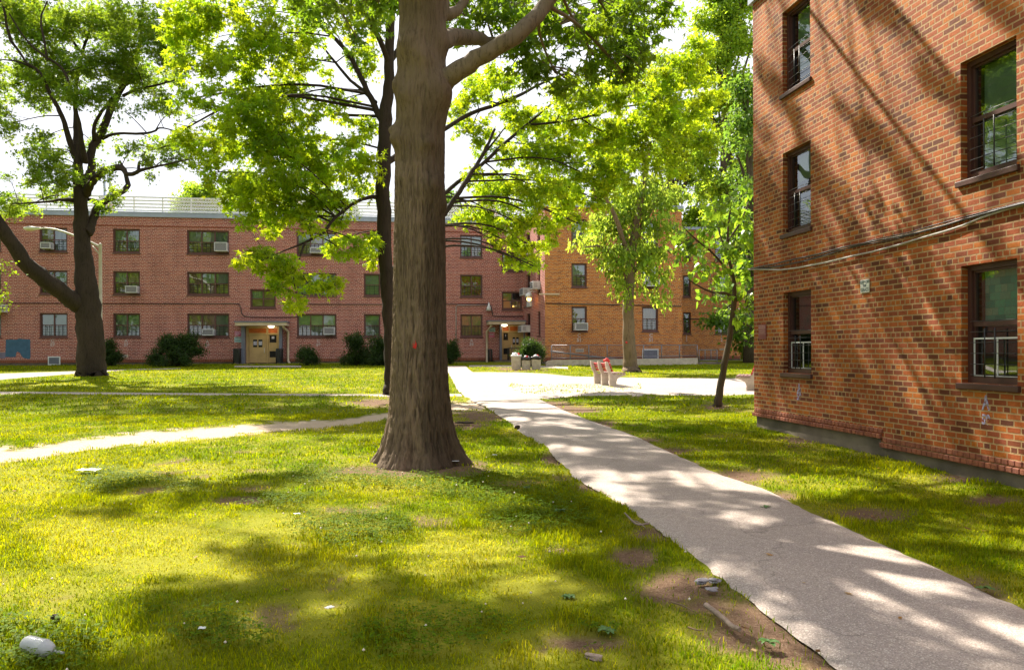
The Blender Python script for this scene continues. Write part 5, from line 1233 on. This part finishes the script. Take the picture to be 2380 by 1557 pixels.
crown('crown', cl3, 'maple', .13, T3.r, b3, MT['leaf_oak'], 9, per=26, tw=.5, droop=.5)

# ---- drooping tree in front of the orange wing ------------------------------------
b4 = G(1465, 864); Y4 = b4[1]
T4 = Tree(b4, 'bark_willow', 'drooping leafed tree with a pale trunk before the orange wing ramp', 'tree', 'willow_like_tree')
T4.pxlimb([(1467, 872, 52), (1466, 864, 43), (1466, 855, 36), (1465, 830, 32), (1462, 780, 28), (1460, 730, 26), (1461, 680, 25), (1466, 600, 22), (1478, 520, 19), (1490, 460, 16), (1500, 400, 12), (1510, 330, 8)], Y4, 'trunk', 14, 2)
for l_ in ([(1462, 620, 17), (1450, 560, 12, -.6), (1430, 500, 10, -1), (1400, 450, 7, -1.4), (1385, 400, 4, -1.6)], [(1470, 570, 15), (1500, 510, 11, .6), (1530, 460, 8, 1), (1555, 410, 5, 1.4)], [(1462, 650, 12), (1430, 600, 8, -.4), (1400, 570, 5, -.8), (1360, 575, 3, -1)], [(1465, 640, 12), (1510, 590, 8, .4), (1540, 570, 5, .6), (1560, 590, 3, .8)], [(1400, 500, 8), (1390, 470, 8), (1375, 430, 6)]): T4.pxlimb(l_, Y4, 'limb', 8, 2)
v4 = [(1430, 520, 50, 45), (1480, 480, 55, 45), (1400, 570, 40, 30), (1370, 560, 25, 25, .7), (1440, 600, 45, 40), (1500, 560, 45, 50), (1540, 500, 35, 45), (1460, 640, 26, 26), (1440, 660, 20, 30), (1480, 670, 18, 18, .8), (1530, 590, 30, 30, .8), (1520, 640, 22, 30), (1530, 690, 22, 26), (1550, 640, 18, 20, .7), (1395, 520, 40, 30), (1350, 560, 18, 18, .6), (1560, 450, 35, 35), (1430, 450, 45, 30), (1500, 430, 50, 30), (1580, 540, 20, 30, .7), (1500, 610, 25, 20), (1410, 600, 22, 20, .8), (1450, 690, 10, 16)]
cl4 = pc(v4, Y4, 8, 1.2, .8, 24); T4.twigs(cl4, 12, 5, .02)
crown('crown', cl4, 'leaf', .23, T4.r, b4, MT['leaf_fine'], 19, per=20, tw=.6, droop=1.6)
mb = MB(); c = P(1454, 796, Y4)-b4; mb.lathe([(.0, -.012), (.05, -.01), (.052, .01), (0, .012)], 9, T=Matrix.Translation((c[0], -.30, c[2])) @ Matrix.Rotation(R(90), 4, 'X')); mb.build('paint_mark', MT['red'], T4.r)

# ---- small large-leaved tree beside the near building --------------------------------
b5 = G(1667, 943); Y5 = b5[1]
T5 = Tree(b5, 'bark_mid', 'small leaning tree with broad heart shaped leaves beside the near brick corner', 'tree', 'catalpa_tree')
T5.pxlimb([(1667, 950, 26), (1668, 940, 20), (1672, 915, 17), (1680, 870, 15), (1690, 820, 14), (1698, 770, 13), (1703, 730, 12), (1708, 690, 11), (1705, 640, 8), (1690, 590, 6), (1692, 530, 5), (1700, 470, 3)], Y5, 'trunk', 12, 2)
for l_ in ([(1706, 700, 9), (1690, 680, 7, -.2), (1665, 682, 6, -.4), (1640, 675, 4, -.6), (1600, 650, 3, -.8)], [(1708, 700, 9), (1730, 685, 8, .3), (1760, 665, 6, .6), (1800, 620, 4, 1)], [(1700, 640, 6), (1660, 590, 5, -.3), (1620, 560, 4, -.5), (1590, 530, 2, -.6)], [(1692, 560, 5), (1720, 520, 4, .2), (1740, 470, 3, .3)], [(1703, 735, 7), (1725, 750, 5, -.3), (1745, 760, 3, -.5)], [(1690, 590, 5), (1670, 540, 4, .3), (1665, 490, 3, .5), (1650, 460, 2, .6)]): T5.pxlimb(l_, Y5, 'limb', 8, 2)
v5 = [(1700, 460, 40, 20), (1735, 450, 25, 30), (1670, 490, 45, 25), (1720, 510, 40, 30), (1640, 530, 40, 28), (1600, 560, 40, 26), (1585, 600, 34, 24), (1640, 590, 45, 28), (1700, 570, 45, 30), (1740, 580, 25, 40), (1610, 630, 36, 20), (1660, 640, 40, 24), (1720, 640, 36, 28), (1575, 570, 20, 16), (1740, 690, 22, 22), (1690, 690, 26, 14), (1655, 690, 20, 10, .6), (1735, 735, 20, 18), (1745, 780, 12, 14, .5), (1745, 530, 18, 30), (1790, 560, 50, 60), (1780, 680, 40, 40)]
cl5 = pc(v5, Y5, 13, 1.4, .7, 31); T5.twigs(cl5, 14, 5, .012)
crown('crown', cl5, 'heart', .15, T5.r, b5, MT['leaf_big'], 29, per=7, tw=.45, droop=.9)

# ---- branch tips entering at the left edge ----------------------------------------------
b6 = G(-130, 930); Y6 = b6[1]
T6 = Tree(b6, 'bark_mid', 'young tree at the left edge whose leaf tips hang into view')
T6.pxlimb([(-130, 935, 20), (-128, 850, 15), (-125, 760, 13), (-120, 660, 10), (-118, 560, 6), (-120, 480, 3)], Y6, 'trunk', 10, 2)
for yy in (632, 676, 694, 718): T6.pxlimb([(-122, yy+25, 6), (-60, yy+5, 4), (0, yy, 2), (20, yy, 1)], Y6, 'limb', 6, 1)
cl6 = pc([(10, 630, 18, 4), (18, 675, 16, 5), (6, 690, 12, 5), (14, 702, 14, 5), (0, 716, 12, 6), (-50, 640, 50, 20), (-60, 690, 50, 20), (-110, 600, 60, 40), (-120, 540, 50, 40), (2, 610, 8, 5)], Y6, 22, .9, .3, 33)
crown('crown', cl6, 'leaf', .09, T6.r, b6, MT['leaf_maple'], 34, per=12, tw=.28, droop=.4)

# ---- trees behind the buildings ----------------------------------------------------------
def bgtree(px, py_top, w_px, Y, mat, label, seed, bark='bark_mid', dens=1., pyb=None, size=.2, name='tree', lowfrac=.35, tr=1.):
    r = random.Random(seed); xy = P(px, 800, Y)[:2]; base_ = (xy[0], xy[1], .85); t = Tree(base_, bark, label, 'tree', name, 'trees beyond the brick blocks')
    top = P(px, py_top, Y)[2]; rad = w_px*.5*Y/FPX; h = top-.85
    t.limb([(xy[0], xy[1], .7, h*.028), (xy[0]+.1, xy[1], .85+h*.3, h*.02), (xy[0], xy[1], .85+h*.6, h*.013), (xy[0], xy[1], .85+h*.9, h*.004)], 'trunk', 9, 1)
    cl = []
    for k in range(int(64*tr)):
        f = r.uniform(lowfrac, 1); a = r.uniform(0, 6.28); rr = rad*math.sin(min(1, (1-(f-lowfrac)/(1-lowfrac))*.95+.12)**.7*pi/2)*r.uniform(.35, .95)
        cr = rad*r.uniform(.12, .26); cl.append((xy[0]+cos(a)*rr, xy[1]+sin(a)*rr, .85+h*f-cr*.5, cr, cr, cr*.7, dens*55*cr*cr))
    for k in range(0, len(cl), 3):
        c = cl[k]; zz = max(.85+h*.25, c[2]-h*.18); t.limb([(xy[0], xy[1], zz, h*.008), ((xy[0]+c[0])/2, (xy[1]+c[1])/2, (zz+c[2])/2+.3, h*.005), (c[0], c[1], c[2], .02)], 'limb', 5, 1)
    crown('crown', cl, 'leaf', size, t.r, base_, MT[mat], seed, per=14, tw=1.2, droop=.6); return t
bgtree(1690, -120, 230, 62, 'leaf_bg', 'tall bright green tree rising behind the recessed wing', 41, dens=1.3, size=.3)
bgtree(1745, 190, 170, 50, 'leaf_bgdark', 'darker dense tree behind the near building corner', 42, dens=1.2, size=.3, lowfrac=.1)
bgtree(1560, 130, 200, 68, 'leaf_bg', 'pale green tree over the orange wing roof', 43, dens=1.1, size=.3)
bgtree(1430, 300, 160, 75, 'leaf_bg', 'low pale tree behind the orange wing roof', 44, dens=.9, size=.3)
bgtree(470, 425, 170, 90, 'leaf_bg', 'tree top showing over the roof rails left of centre', 45, dens=.9, size=.35)
bgtree(560, 400, 190, 95, 'leaf_bg', 'tree top over the roof behind the hanging maple bough', 46, dens=.9, size=.35)
bgtree(1010, 440, 220, 92, 'leaf_bgdark', 'tree top over the roof beside the huge trunk', 47, dens=.9, size=.35)
bgtree(760, 440, 220, 96, 'leaf_bgdark', 'tree top over the roof behind the slim dark maple', 48, dens=.8, size=.35)
bgtree(1775, 560, 120, 66, 'leaf_bg', 'bright low tree between the recessed wing and the near wall', 49, dens=1.5, size=.3, lowfrac=.02)
bgtree(1300, 420, 150, 85, 'leaf_bg', 'tree top over the roof above the inner corner', 50, dens=.8, size=.35)
# trees at our back: they stand in the window reflections
tb = bgtree(1190, -1500, 1500, 12, 'leaf_bg', 'leafy tree mirrored in the windows of the brick blocks', 60, dens=.22, size=.3)
tb.r['group'] = 'trees mirrored in the windows'
tb.r.location = (-9, -16, 0)
for k, (x_, y_, s_) in enumerate(((2, -24, 1.1), (13, -18, 1.), (-22, -22, 1.2), (-34, -14, 1.), (24, -28, 1.2), (-14, -34, 1.3))):
    c = copy_tree(tb.r); c.location = (x_, y_, 0); c.rotation_euler.z = k*1.3; c.scale = (s_, s_, s_)
# trees west of the lawn that shade the near wall and fill its window reflections
for k, (x_, y_, s_) in enumerate(((-15, 7, 1.), (-21, 14, 1.1), (-24, 2, 1.2), (-38, 30, 1.1), (-47, 42, 1.2), (-30, 21, .9))):
    c = copy_tree(tb.r); c.location = (x_, y_, 0); c.rotation_euler.z = k*2.1+1; c.scale = (s_, s_, s_)

c_ = P(249, 455, 150); ck = root('chimney', (c_[0], 150, .85), 'slim mauve chimney stack far off behind the thick left tree', 'chimney')
h_ = P(249, 396, 150)[2]-.85
mb = MB(); mb.prism([(-1., 0), (1., 0), (.8, h_*.82), (-.8, h_*.82)], -.9, .9); mb.build('shaft', MT['brick_far'], ck)
mb = MB(); mb.box(-1., -1.05, h_*.82+.01, 1., 1.05, h_*.86); mb.build('cap', MT['cornice'], ck)
for k in (-.5, .5): mb = MB(); mb.tube([(k, 0, h_*.86), (k, 0, h_)], .2, 8); mb.build('flue', MT['cornice'], ck)

# ================================================================ SHRUBS
def shrub(px, pyt, pyb, w, label, seed, Y=None, mat='leaf_shrub', dens=1., size=.1):
    g = G(px, pyb) if Y is None else np.array([*P(px, 800, Y)[:2], float(gz(Y))]); Y_ = g[1]; k = Y_/FPX; rx = w*k/2; h = (pyb-pyt)*k
    r_ = root('shrub', g, label, 'shrub', 0, 'shrubs against the brick blocks'); r = random.Random(seed); cl = []
    for j in range(22):
        f = r.random()**1.2; a = r.uniform(0, 6.28); rr = rx*(1. if f < .5 else .6)*r.random()**.5
        cl.append((g[0]+cos(a)*rr, g[1]+sin(a)*rr*.7, g[2]+h*(.12+.72*f), rx*r.uniform(.2, .34), rx*.3, h*r.uniform(.12, .24), dens*120*rx*h*.3*r.uniform(.4, 1.2)))
    mb = MB()
    for c in cl: mb.tube([(r.uniform(-.08, .08), r.uniform(-.08, .08), 0), (np.array(c[:3])-g)*.6+np.array([0, 0, .05]), np.array(c[:3])-g+np.array([0, 0, .2])], [.02, .012, .005], 5)
    mb.build('stem', MT['bark_mid'], r_); crown('foliage', cl, 'leaf', size, r_, g, MT[mat], seed, per=12, tw=.4, droop=-.3)
shrub(414, 774, 852, 112, 'widest dark shrub left of the tan door', 1, 47.5); shrub(254, 790, 851, 44, 'dark shrub half hidden behind the thick left trunk', 2, 48)
shrub(713, 806, 850, 44, 'small round shrub right of the downpipe', 3, 48); shrub(826, 776, 850, 62, 'tall left shrub of the pair left of the slim maple', 4, 48)
shrub(876, 784, 850, 62, 'right shrub of the pair touching the slim maple trunk', 5, 47.5); shrub(1046, 788, 846, 40, 'dark shrub just right of the huge trunk', 6, 48.5)
shrub(1233, 778, 846, 62, 'dark shrub rising behind the three concrete bins', 7, 45.5, dens=1.2)
shrub(1748, 760, 852, 50, 'bright bush in the gap beside the near building', 8, 52, 'leaf_bg', size=.16)

# ================================================================ STREET LAMP
g = np.array([*P(234, 800, 38.5)[:2], float(gz(38.5))]); YL = 38.5
lp = root('street_lamp', g, 'pale street lamp with long arm behind the thick left tree', 'street lamp')
pt = P(234, 568, YL)-g
mb = MB(); mb.lathe([(.16, 0), (.16, .3), (.085, .34), (.075, pt[2]-.02), (.085, pt[2]), (.02, pt[2]+.06)], 12); mb.build('pole', MT['steel_pole'], lp)
mb = MB(); A_ = [P(a, b, YL)-g for a, b in ((234, 575), (205, 560), (165, 545), (130, 533), (100, 530))]; mb.tube(smooth(A_, 2), list(np.linspace(.06, .04, len(smooth(A_, 2)))), 8); mb.tube([P(234, 595, YL)-g, P(215, 572, YL)-g], .03, 6); mb.build('arm', MT['steel_pole'], lp)
hd = P(76, 531, YL)-g
mb = MB(); T_ = Matrix.Translation(tuple(hd)) @ Matrix.Rotation(R(90), 4, 'Y') @ Matrix.Diagonal((.5, 1, 1, 1))
mb.lathe([(.02, -.46), (.12, -.4), (.19, -.2), (.2, 0), (.13, .25), (.07, .5), (.05, .6)], 14, T=T_); mb.build('lamp_head', MT['white'], lp)
mb = MB(); mb.lathe([(.02, -.36), (.1, -.3), (.15, -.15), (.12, .02), (.02, .08)], 12, T=Matrix.Translation((hd[0], hd[1], hd[2]-.07)) @ Matrix.Rotation(R(90), 4, 'Y') @ Matrix.Diagonal((.45, 1, 1, 1))); mb.build('lens', MT['cream'], lp)

# ================================================================ RAMP, CHAIN-LINK FENCE
YR = 46.2
RF = Face(P(1283, 850, YR)[:2], dF)
bR = (RF.o[0], RF.o[1], float(gz(YR)))
rp = root('access_ramp', bR, 'low concrete access ramp wall running along the orange wing', 'ramp', RF.ang)
uR = RF.uz(1622, 830)[0]; uG = RF.uz(1666, 830)[0]
zt = RF.uz(1440, 843)[1]-bR[2]
mb = MB(); mb.prism([(-.35, -.4), (-.35, .18), (-.2, .3), (.1, .34), (uR, max(.42, zt+.1)), (uR, -.4)], 0, .2); mb.build('retaining_wall', MT['concrete_lt'], rp)
mb = MB(); mb.prism([(.1, -.4), (.1, .05), (uR, .34), (uR, -.4)], .201, 1.5); mb.box(uR+.002, -.05, -.4, uG+.3, 1.5, .16); mb.build('ramp_slab', MT['concrete'], rp)
fn = root('chain_link_fence', bR, 'grey chain-link fence on the ramp wall before the orange wing', 'fence', RF.ang)
ztop_f = RF.uz(1450, 802)[1]-bR[2]
mb = MB(); n = 9; ps = [uR*k/8 for k in range(9)]
f_base = lambda u: .3+(max(.42, zt+.1)-.3)*u/uR
for u_ in ps: mb = MB(); mb.tube([(u_, .1, f_base(u_)-.05), (u_, .1, ztop_f)], .032, 6); mb.build('post', MT['fence'], fn)
mb = MB(); mb.tube([(0, .1, ztop_f), (uR, .1, ztop_f)], .026, 6); mb.tube([(0, .1, f_base(0)+.14), (uR, .1, f_base(uR)+.14)], .022, 6); mb.tube([(0, .45, ztop_f-.35), (uR*.46, .6, .35)], .05, 6); mb.build('rail', MT['fence'], fn)
mb = MB(); H_ = ztop_f-.5; u_ = -H_
while u_ < uR:
    for s_ in (0, 1):
        a, b = (u_, u_+H_) if s_ == 0 else (u_+H_, u_); za, zb_ = .5, ztop_f
        lo, hi = max(0, min(a, b)), min(uR, max(a, b))
        if hi-lo < .05: continue
        f = lambda x: za+(zb_-za)*((x-a)/(b-a)); mb.tube([(lo, .1, f(lo)), (hi, .1, f(hi))], .005, 3, caps=False)
    u_ += .13
mb.build('wire_mesh', MT['fence'], fn)
gf = root('fence_gate', (0, 0, 0), 'lower grey fence panel ending the chain-link run at its right end', 'fence panel', RF.ang)
o3 = RF.o+RF.d*(uR+.06); gf.location = (o3[0], o3[1], bR[2]+.16)
W_ = uG-uR-.06; H_ = RF.uz(1645, 813)[1]-bR[2]-.16
mb = MB()
for a, b in (((0, 0), (0, H_)), ((W_, 0), (W_, H_)), ((0, H_), (W_, H_)), ((0, .12), (W_, .12)), ((W_*.33, .12), (W_*.33, H_)), ((W_*.66, .12), (W_*.66, H_))): mb.tube([(a[0], -.05, a[1]), (b[0], -.05, b[1])], .026, 6)
mb.build('frame', MT['fence'], gf)
mb = MB()
for k in range(int(W_/.11)): mb.tube([(k*.11, -.05, .12), (min(W_, k*.11+.5), -.05, H_)], .005, 3, caps=False); mb.tube([(min(W_, k*.11+.5), -.05, .12), (k*.11, -.05, H_)], .005, 3, caps=False)
mb.build('wire_mesh', MT['fence'], gf)

# ================================================================ BENCHES
def bench(loc, rz, label):
    r_ = root('park_bench', loc, label, 'bench', rz, 'red and brown slatted benches on concrete feet')
    prof = [(-.04, 0), (.20, 0), (.20, .16), (.24, .27), (.36, .34), (.52, .38), (.55, .42), (.50, .44), (.10, .40), (.02, .50), (-.10, .86), (-.20, .87), (-.16, .62), (-.06, .42)]
    for yy in (-.92, 0, .92):
        mb = MB(); mb.prism(prof, yy-.055, yy+.055); mb.build('concrete_support', MT['concrete_lt'], r_, bevel=.012)
    for k in range(3):
        zz = .56+.105*k; xx = .005-.04*k-.02; mb = MB(); mb.box(-.02, -1.02, -.043, .02, 1.02, .043, T=Matrix.Translation((xx+.05, 0, zz)) @ Matrix.Rotation(-R(19), 4, 'Y')); mb.build('back_slat', MT['wood_red'], r_, bevel=.006)
    for k in range(4):
        mb = MB(); mb.box(.09+.115*k, -1.02, .445, .18+.115*k, 1.02, .48); mb.build('seat_slat', MT['wood_brown'], r_, bevel=.006)
    return r_
g1, g2 = G(1384, 892), G(1419, 899); d_ = g2-g1
bench((g1+g2)/2, math.atan2(d_[1], d_[0])+R(90), 'red backed bench on the sunlit pavement beside the pale trunk')
g3 = G(1752, 908); bench((g3[0]+.28, g3[1]+.9, g3[2]), R(161), 'red backed bench mostly hidden by the near brick corner')
mb = MB(); c = P(1411, 846, g2[1]); rr = random.Random(2)
mb.lathe([(.0, -.07), (.09, -.05), (.12, 0), (.1, .06), (.05, .09), (0, .1)], 10, T=Matrix.Rotation(.4, 4, 'X')); mb.v = [(v[0]*rr.uniform(.8, 1.2), v[1]*rr.uniform(.8, 1.2), v[2]*rr.uniform(.8, 1.2)) for v in mb.v]
o = mb.build('rag', MT['red'], None); o.location = (float(g2[0])-.12, float(g2[1])+.12, float(g2[2])+.9); setp(o, 'bright red crumpled cloth hung on the bench back end', 'cloth')

# ================================================================ CONCRETE LITTER BINS
def bin_(px, py, label, kind, w=.27, h=.62):
    g = G(px, py); r_ = root('litter_bin', g, label, 'litter bin', 0, 'concrete litter bins in a row')
    mb = MB(); mb.lathe([(w*.86, 0), (w*.88, .02), (w, h-.02), (w, h), (w-.05, h), (w-.06, h-.12), (.01, h-.13)], 20, sq=5); mb.build('tub', MT['concrete_lt'], r_)
    rr = random.Random(kind); mb = MB(); wm = 'bag_white' if kind == 1 else 'bag_black'
    mb.lathe([(w+.012, h-.11 if kind != 1 else h-.05), (w+.02, h-.02), (w+.015, h+.04), (w-.03, h+.05), (w-.07, h+.01), (.01, h+.02)], 26, sq=5)
    mb.v = [(v[0]+rr.uniform(-.008, .008), v[1]+rr.uniform(-.008, .008), v[2]+rr.uniform(-.012, .012)) for v in mb.v]; mb.build('liner', MT[wm], r_)
    for j in range(4):
        mb = MB(); s_ = rr.uniform(.09, .13); mb.lathe([(.0, -s_), (s_*.8, -s_*.6), (s_, 0), (s_*.7, s_*.6), (.01, s_*.8)], 9); mb.v = [(v[0]*rr.uniform(.8, 1.2)+rr.uniform(-.01, .01), v[1]*rr.uniform(.8, 1.2), v[2]*rr.uniform(.7, 1.1)) for v in mb.v]
        c = (rr.uniform(-.13, .13), rr.uniform(-.13, .13), h+.05+(.04 if kind == 1 else 0)); mb.v = [(v[0]+c[0], v[1]+c[1], v[2]+c[2]) for v in mb.v]
        mb.build('rubbish', MT['red'] if (j == 1) else MT['bag_white'], r_)
bin_(1200, 858.5, 'tallest concrete litter bin heaped with white bags, leftmost of three', 1, .27, .72)
bin_(1223, 858.5, 'middle concrete litter bin with black liner', 2, .25, .60); bin_(1246, 858.5, 'concrete litter bin with black liner nearest the orange wing', 3, .26, .64)

# ================================================================ THINGS ON THE LAWN
def stick(pts, r0, r1, label, mat='bark_pale', seed=0, side=None):
    q = [G(*p) for p in pts]; g = q[0]; V_ = smooth([a-g+np.array([0, 0, r0*.9+.012]) for a in q], 2); rr = np.linspace(r0, r1, len(V_))*(1+np.random.default_rng(seed).normal(0, .06, len(V_)))
    mb = MB(); mb.tube(V_, list(rr), 9, wob=.06)
    if side:
        a = V_[len(V_)//2]; b = G(*side)-g+np.array([0, 0, r0]); mb.tube(smooth([a, (a+b)/2+np.array([.0, .0, .02]), b], 1), list(np.linspace(r1, r1*.4, 5)) if False else r1*.6, 6)
    o = mb.build('stick', MT[mat], None); o.location = tuple(g); setp(o, label, 'stick', 'fallen sticks on the lawn'); return o
MT['dead_wood'] = pm('bleached_wood', (.30, .225, .185), (.18, .13, .10), 14, .85, .6, 60)
stick([(1641, 1416), (1662, 1432), (1684, 1449), (1702, 1467), (1719, 1474)], .017, .014, 'thick bleached stick on bare soil beside the path', 'dead_wood', 1)
stick([(1508, 1222), (1480, 1226), (1462, 1208), (1452, 1197)], .011, .007, 'thin forked stick lying at the path edge', 'dead_wood', 2, (1500, 1229))
stick([(1600, 1464), (1622, 1472), (1634, 1470)], .006, .003, 'thin brown twig on soil near the thick stick', 'bark_pale', 3)
stick([(1560, 1405), (1590, 1414), (1612, 1428)], .007, .003, 'thin twig left of the grey stones', 'bark_pale', 4)
stick([(905, 1062), (880, 1058), (866, 1052)], .012, .006, 'pale twig at the left foot of the huge trunk', 'dead_wood', 5) if False else None
# wood chip
def lump(name, px, py, s, label, cat, mat, seed, flat=.5, asp=1.5, rz=0., zoff=0., group=None, n=2):
    g = G(px, py); bm = __import__('bmesh').new(); __import__('bmesh').ops.create_icosphere(bm, subdivisions=n, radius=1)
    rr = np.random.default_rng(seed); 
    for v in bm.verts:
        c = v.co; k = 1+(float(vnoise(c.x*1.7+seed, c.y*1.7, c.z*1.7, seed))-.5)*1.3; v.co = Vector((c.x*asp*s*k, c.y*s*k, c.z*s*flat*k+s*flat*.6))
    me = bpy.data.meshes.new(name); bm.to_mesh(me); bm.free()
    o = link(name, me, None, MT[mat]); o.location = (g[0], g[1], g[2]+zoff); o.rotation_euler.z = rz; setp(o, label, cat, group); return o
MT['stone'] = pm('grey_stone', (.34, .31, .34), (.2, .18, .2), 20, .8, .8, 60)
lump('stone', 1632, 1354, .036, 'flat grey stone in the grass, left of two at the path edge', 'stone', 'stone', 1, .5, 1.3, .2, group='grey stones at the path edge')
lump('stone', 1662, 1352, .03, 'flat grey stone touching the pavement edge', 'stone', 'stone', 2, .5, 1.3, -.3, group='grey stones at the path edge')
lump('stone', 1655, 1373, .03, 'pale crumbled stone nearest the thick stick', 'stone', 'stone', 3, .5, 1.3, .1, group='grey stones at the path edge')
lump('wood_chip', 1378, 1527, .03, 'pale chip of wood lying near the bottom of the lawn', 'wood chip', 'dead_wood', 4, .4, 1.9, -.5)
lump('pine_cone', 1202, 996, .045, 'dark brown cone at the left edge of the path', 'cone', 'bark_dark', 5, .9, 1.1)
lump('bark_piece', 1078, 984, .07, 'dark slab of bark lying right of the huge trunk', 'bark piece', 'bark_dark', 6, .35, 2.3, .05)
lump('pine_cone', 128, 1440, .022, 'small dark cone in the sunlit grass near the bottle', 'cone', 'bark_dark', 7, 1., 1.)
# crumpled paper and wrappers
def paper(px, py, w, l, label, seed, mat='white', rz=0., amp=.3, name='paper_scrap'):
    g = G(px, py); n = 9; V_, Qs = [], []; r = np.random.default_rng(seed)
    for j in range(n):
        for k in range(n):
            u, v = j/(n-1)-.5, k/(n-1)-.5; V_.append((u*w, v*l, .03+abs(float(fbm(u*3+seed, v*3, 0, seed, 2))-.5)*amp*min(w, l)+.01))
    for j in range(n-1):
        for k in range(n-1): a = j*n+k; Qs.append((a, a+n, a+n+1, a+1))
    mb = MB(); mb.v = V_
    for q in Qs: mb.face(list(q), None, 0, False)
    o = mb.build(name, MT[mat], None); s_ = o.modifiers.new('thickness', 'SOLIDIFY'); s_.thickness = .0015; o.location = tuple(g); o.rotation_euler.z = rz; setp(o, label, 'paper', 'scraps of paper on the lawn'); return o
MT['film'] = pm('pale_plastic', (.6, .68, .68), (.5, .56, .56), 9, .35, .6, 20)
paper(206, 1099, .26, .16, 'pale folded sheet on the sunny lawn at the left', 3, 'film')
paper(1056, 1078, .12, .07, 'small white scrap at the right foot of the huge trunk', 5, 'white', .4)
paper(766, 1426, .05, .04, 'tiny white scrap in the shaded lawn near the bottom centre', 6, 'white', .9)
paper(690, 1203, .06, .04, 'tiny greenish scrap in the clover patch', 7, 'film', .4)
paper(470, 1475, .04, .035, 'tiny white scrap right of the plastic bottle', 8, 'white', .2)
paper(1150, 1063, .07, .04, 'tiny pale green scrap in the grass left of the path', 9, 'film', .2)
paper(728, 981, .10, .08, 'small white scrap on the shaded lawn before the slim maple', 10, 'white', .1)
# plastic bottle
g = G(104, 1524); bt = root('plastic_bottle', g, 'crushed translucent white plastic bottle lying in the grass, bottom left', 'bottle')
m, nt, out = newmat('milky_plastic')
p_ = N(nt, 'ShaderNodeBsdfPrincipled'); p_.inputs['Base Color'].default_value = (.6, .62, .65, 1); p_.inputs['Roughness'].default_value = .22; p_.inputs['Transmission Weight'].default_value = .35; p_.inputs['Subsurface Weight'].default_value = .0
bp = N(nt, 'ShaderNodeBump'); bp.inputs['Strength'].default_value = .5; bp.inputs['Distance'].default_value = .01; nt.links.new(noise(nt, 30, 3), bp.inputs['Height']); nt.links.new(bp.outputs[0], p_.inputs['Normal']); nt.links.new(p_.outputs[0], out.inputs[0]); MT['milky'] = m
T_ = Matrix.Translation((-.055, 0, .055)) @ Matrix.Rotation(R(-12), 4, 'Z') @ Matrix.Rotation(R(100), 4, 'Y')
rr = random.Random(1); mb = MB(); mb.lathe([(.005, -.055), (.036, -.055), (.043, -.045), (.044, -.01), (.042, .02), (.044, .045), (.045, .05), (.047, .055), (.047, .062), (.044, .068), (.041, .085), (.032, .105), (.018, .118), (.012, .121)], 28)
mb.v = [tuple(T_ @ Vector((v[0]*(1+.05*sin(v[2]*40+v[1]*30)), v[1]*(1-.06*cos(v[2]*50)), v[2]))) for v in mb.v]; mb.build('body', MT['milky'], bt)
mb = MB(); mb.tube([tuple(T_ @ Vector((0, .004, .118))), tuple(T_ @ Vector((0, .006, .15))), tuple(T_ @ Vector((.0, .008, .175)))], [.0095, .008, .0075], 12); mb.build('spout', MT['milky'], bt)

# broad-leaved weeds
def weed(px, py, s, label, seed):
    g = G(px, py); r_ = root('weed', g, label, 'weed', 0, 'broad leaved weeds beside the path'); r = random.Random(seed); mb = MB()
    for k in range(8):
        a = k*.785+r.uniform(-.3, .3); L_ = s*r.uniform(.7, 1.2); w_ = L_*.28; up = r.uniform(.25, .7); d = np.array([cos(a), sin(a), 0]); sd = np.array([-sin(a), cos(a), 0])
        p0, p1, p2, p3 = np.zeros(3)+[0, 0, .01], d*L_*.35+[0, 0, L_*up*.5], d*L_*.75+[0, 0, L_*up*.62], d*L_+[0, 0, L_*up*.4]
        mb.quad([p0, p1+sd*w_*.7, p1+[0, 0, -.004], p0]) if False else None
        n0 = len(mb.v); mb.v += [tuple(q) for q in (p0, p1-sd*w_+[0, 0, .006], p1, p1+sd*w_+[0, 0, .006], p2-sd*w_*.8+[0, 0, .006], p2, p2+sd*w_*.8+[0, 0, .006], p3)]
        for f_ in ((0, 2, 1), (0, 3, 2), (1, 2, 5, 4), (2, 3, 6, 5), (4, 5, 7), (5, 6, 7)): mb.face([n0+i_ for i_ in f_], None, 0, True)
    mb.build('leaves', MT['leaf_weed'], r_)
MT['leaf_weed'] = pm('weed_leaf', (.07, .16, .02), (.045, .12, .02), 18, .45)
for k, (px, py, s, lb) in enumerate(((1787, 1497, .055, 'broad leaved weed right of the thick stick'), (1298, 1190, .07, 'dark broad weed left of the path bend'), (1225, 1135, .06, 'broad weed in shade right of the huge trunk'), (1410, 1470, .06, 'pale rosette weed in the bare lawn near the bottom'),
        (1925, 1590, .07, 'large weed at the very bottom by the path'), (1778, 1182, .06, 'weed growing on the right edge of the path'), (1320, 1390, .05, 'small weed in the lower lawn clearing'), (2290, 1370, .06, 'weed under the near wall close to the right edge'))): weed(px, py, s, lb, k)
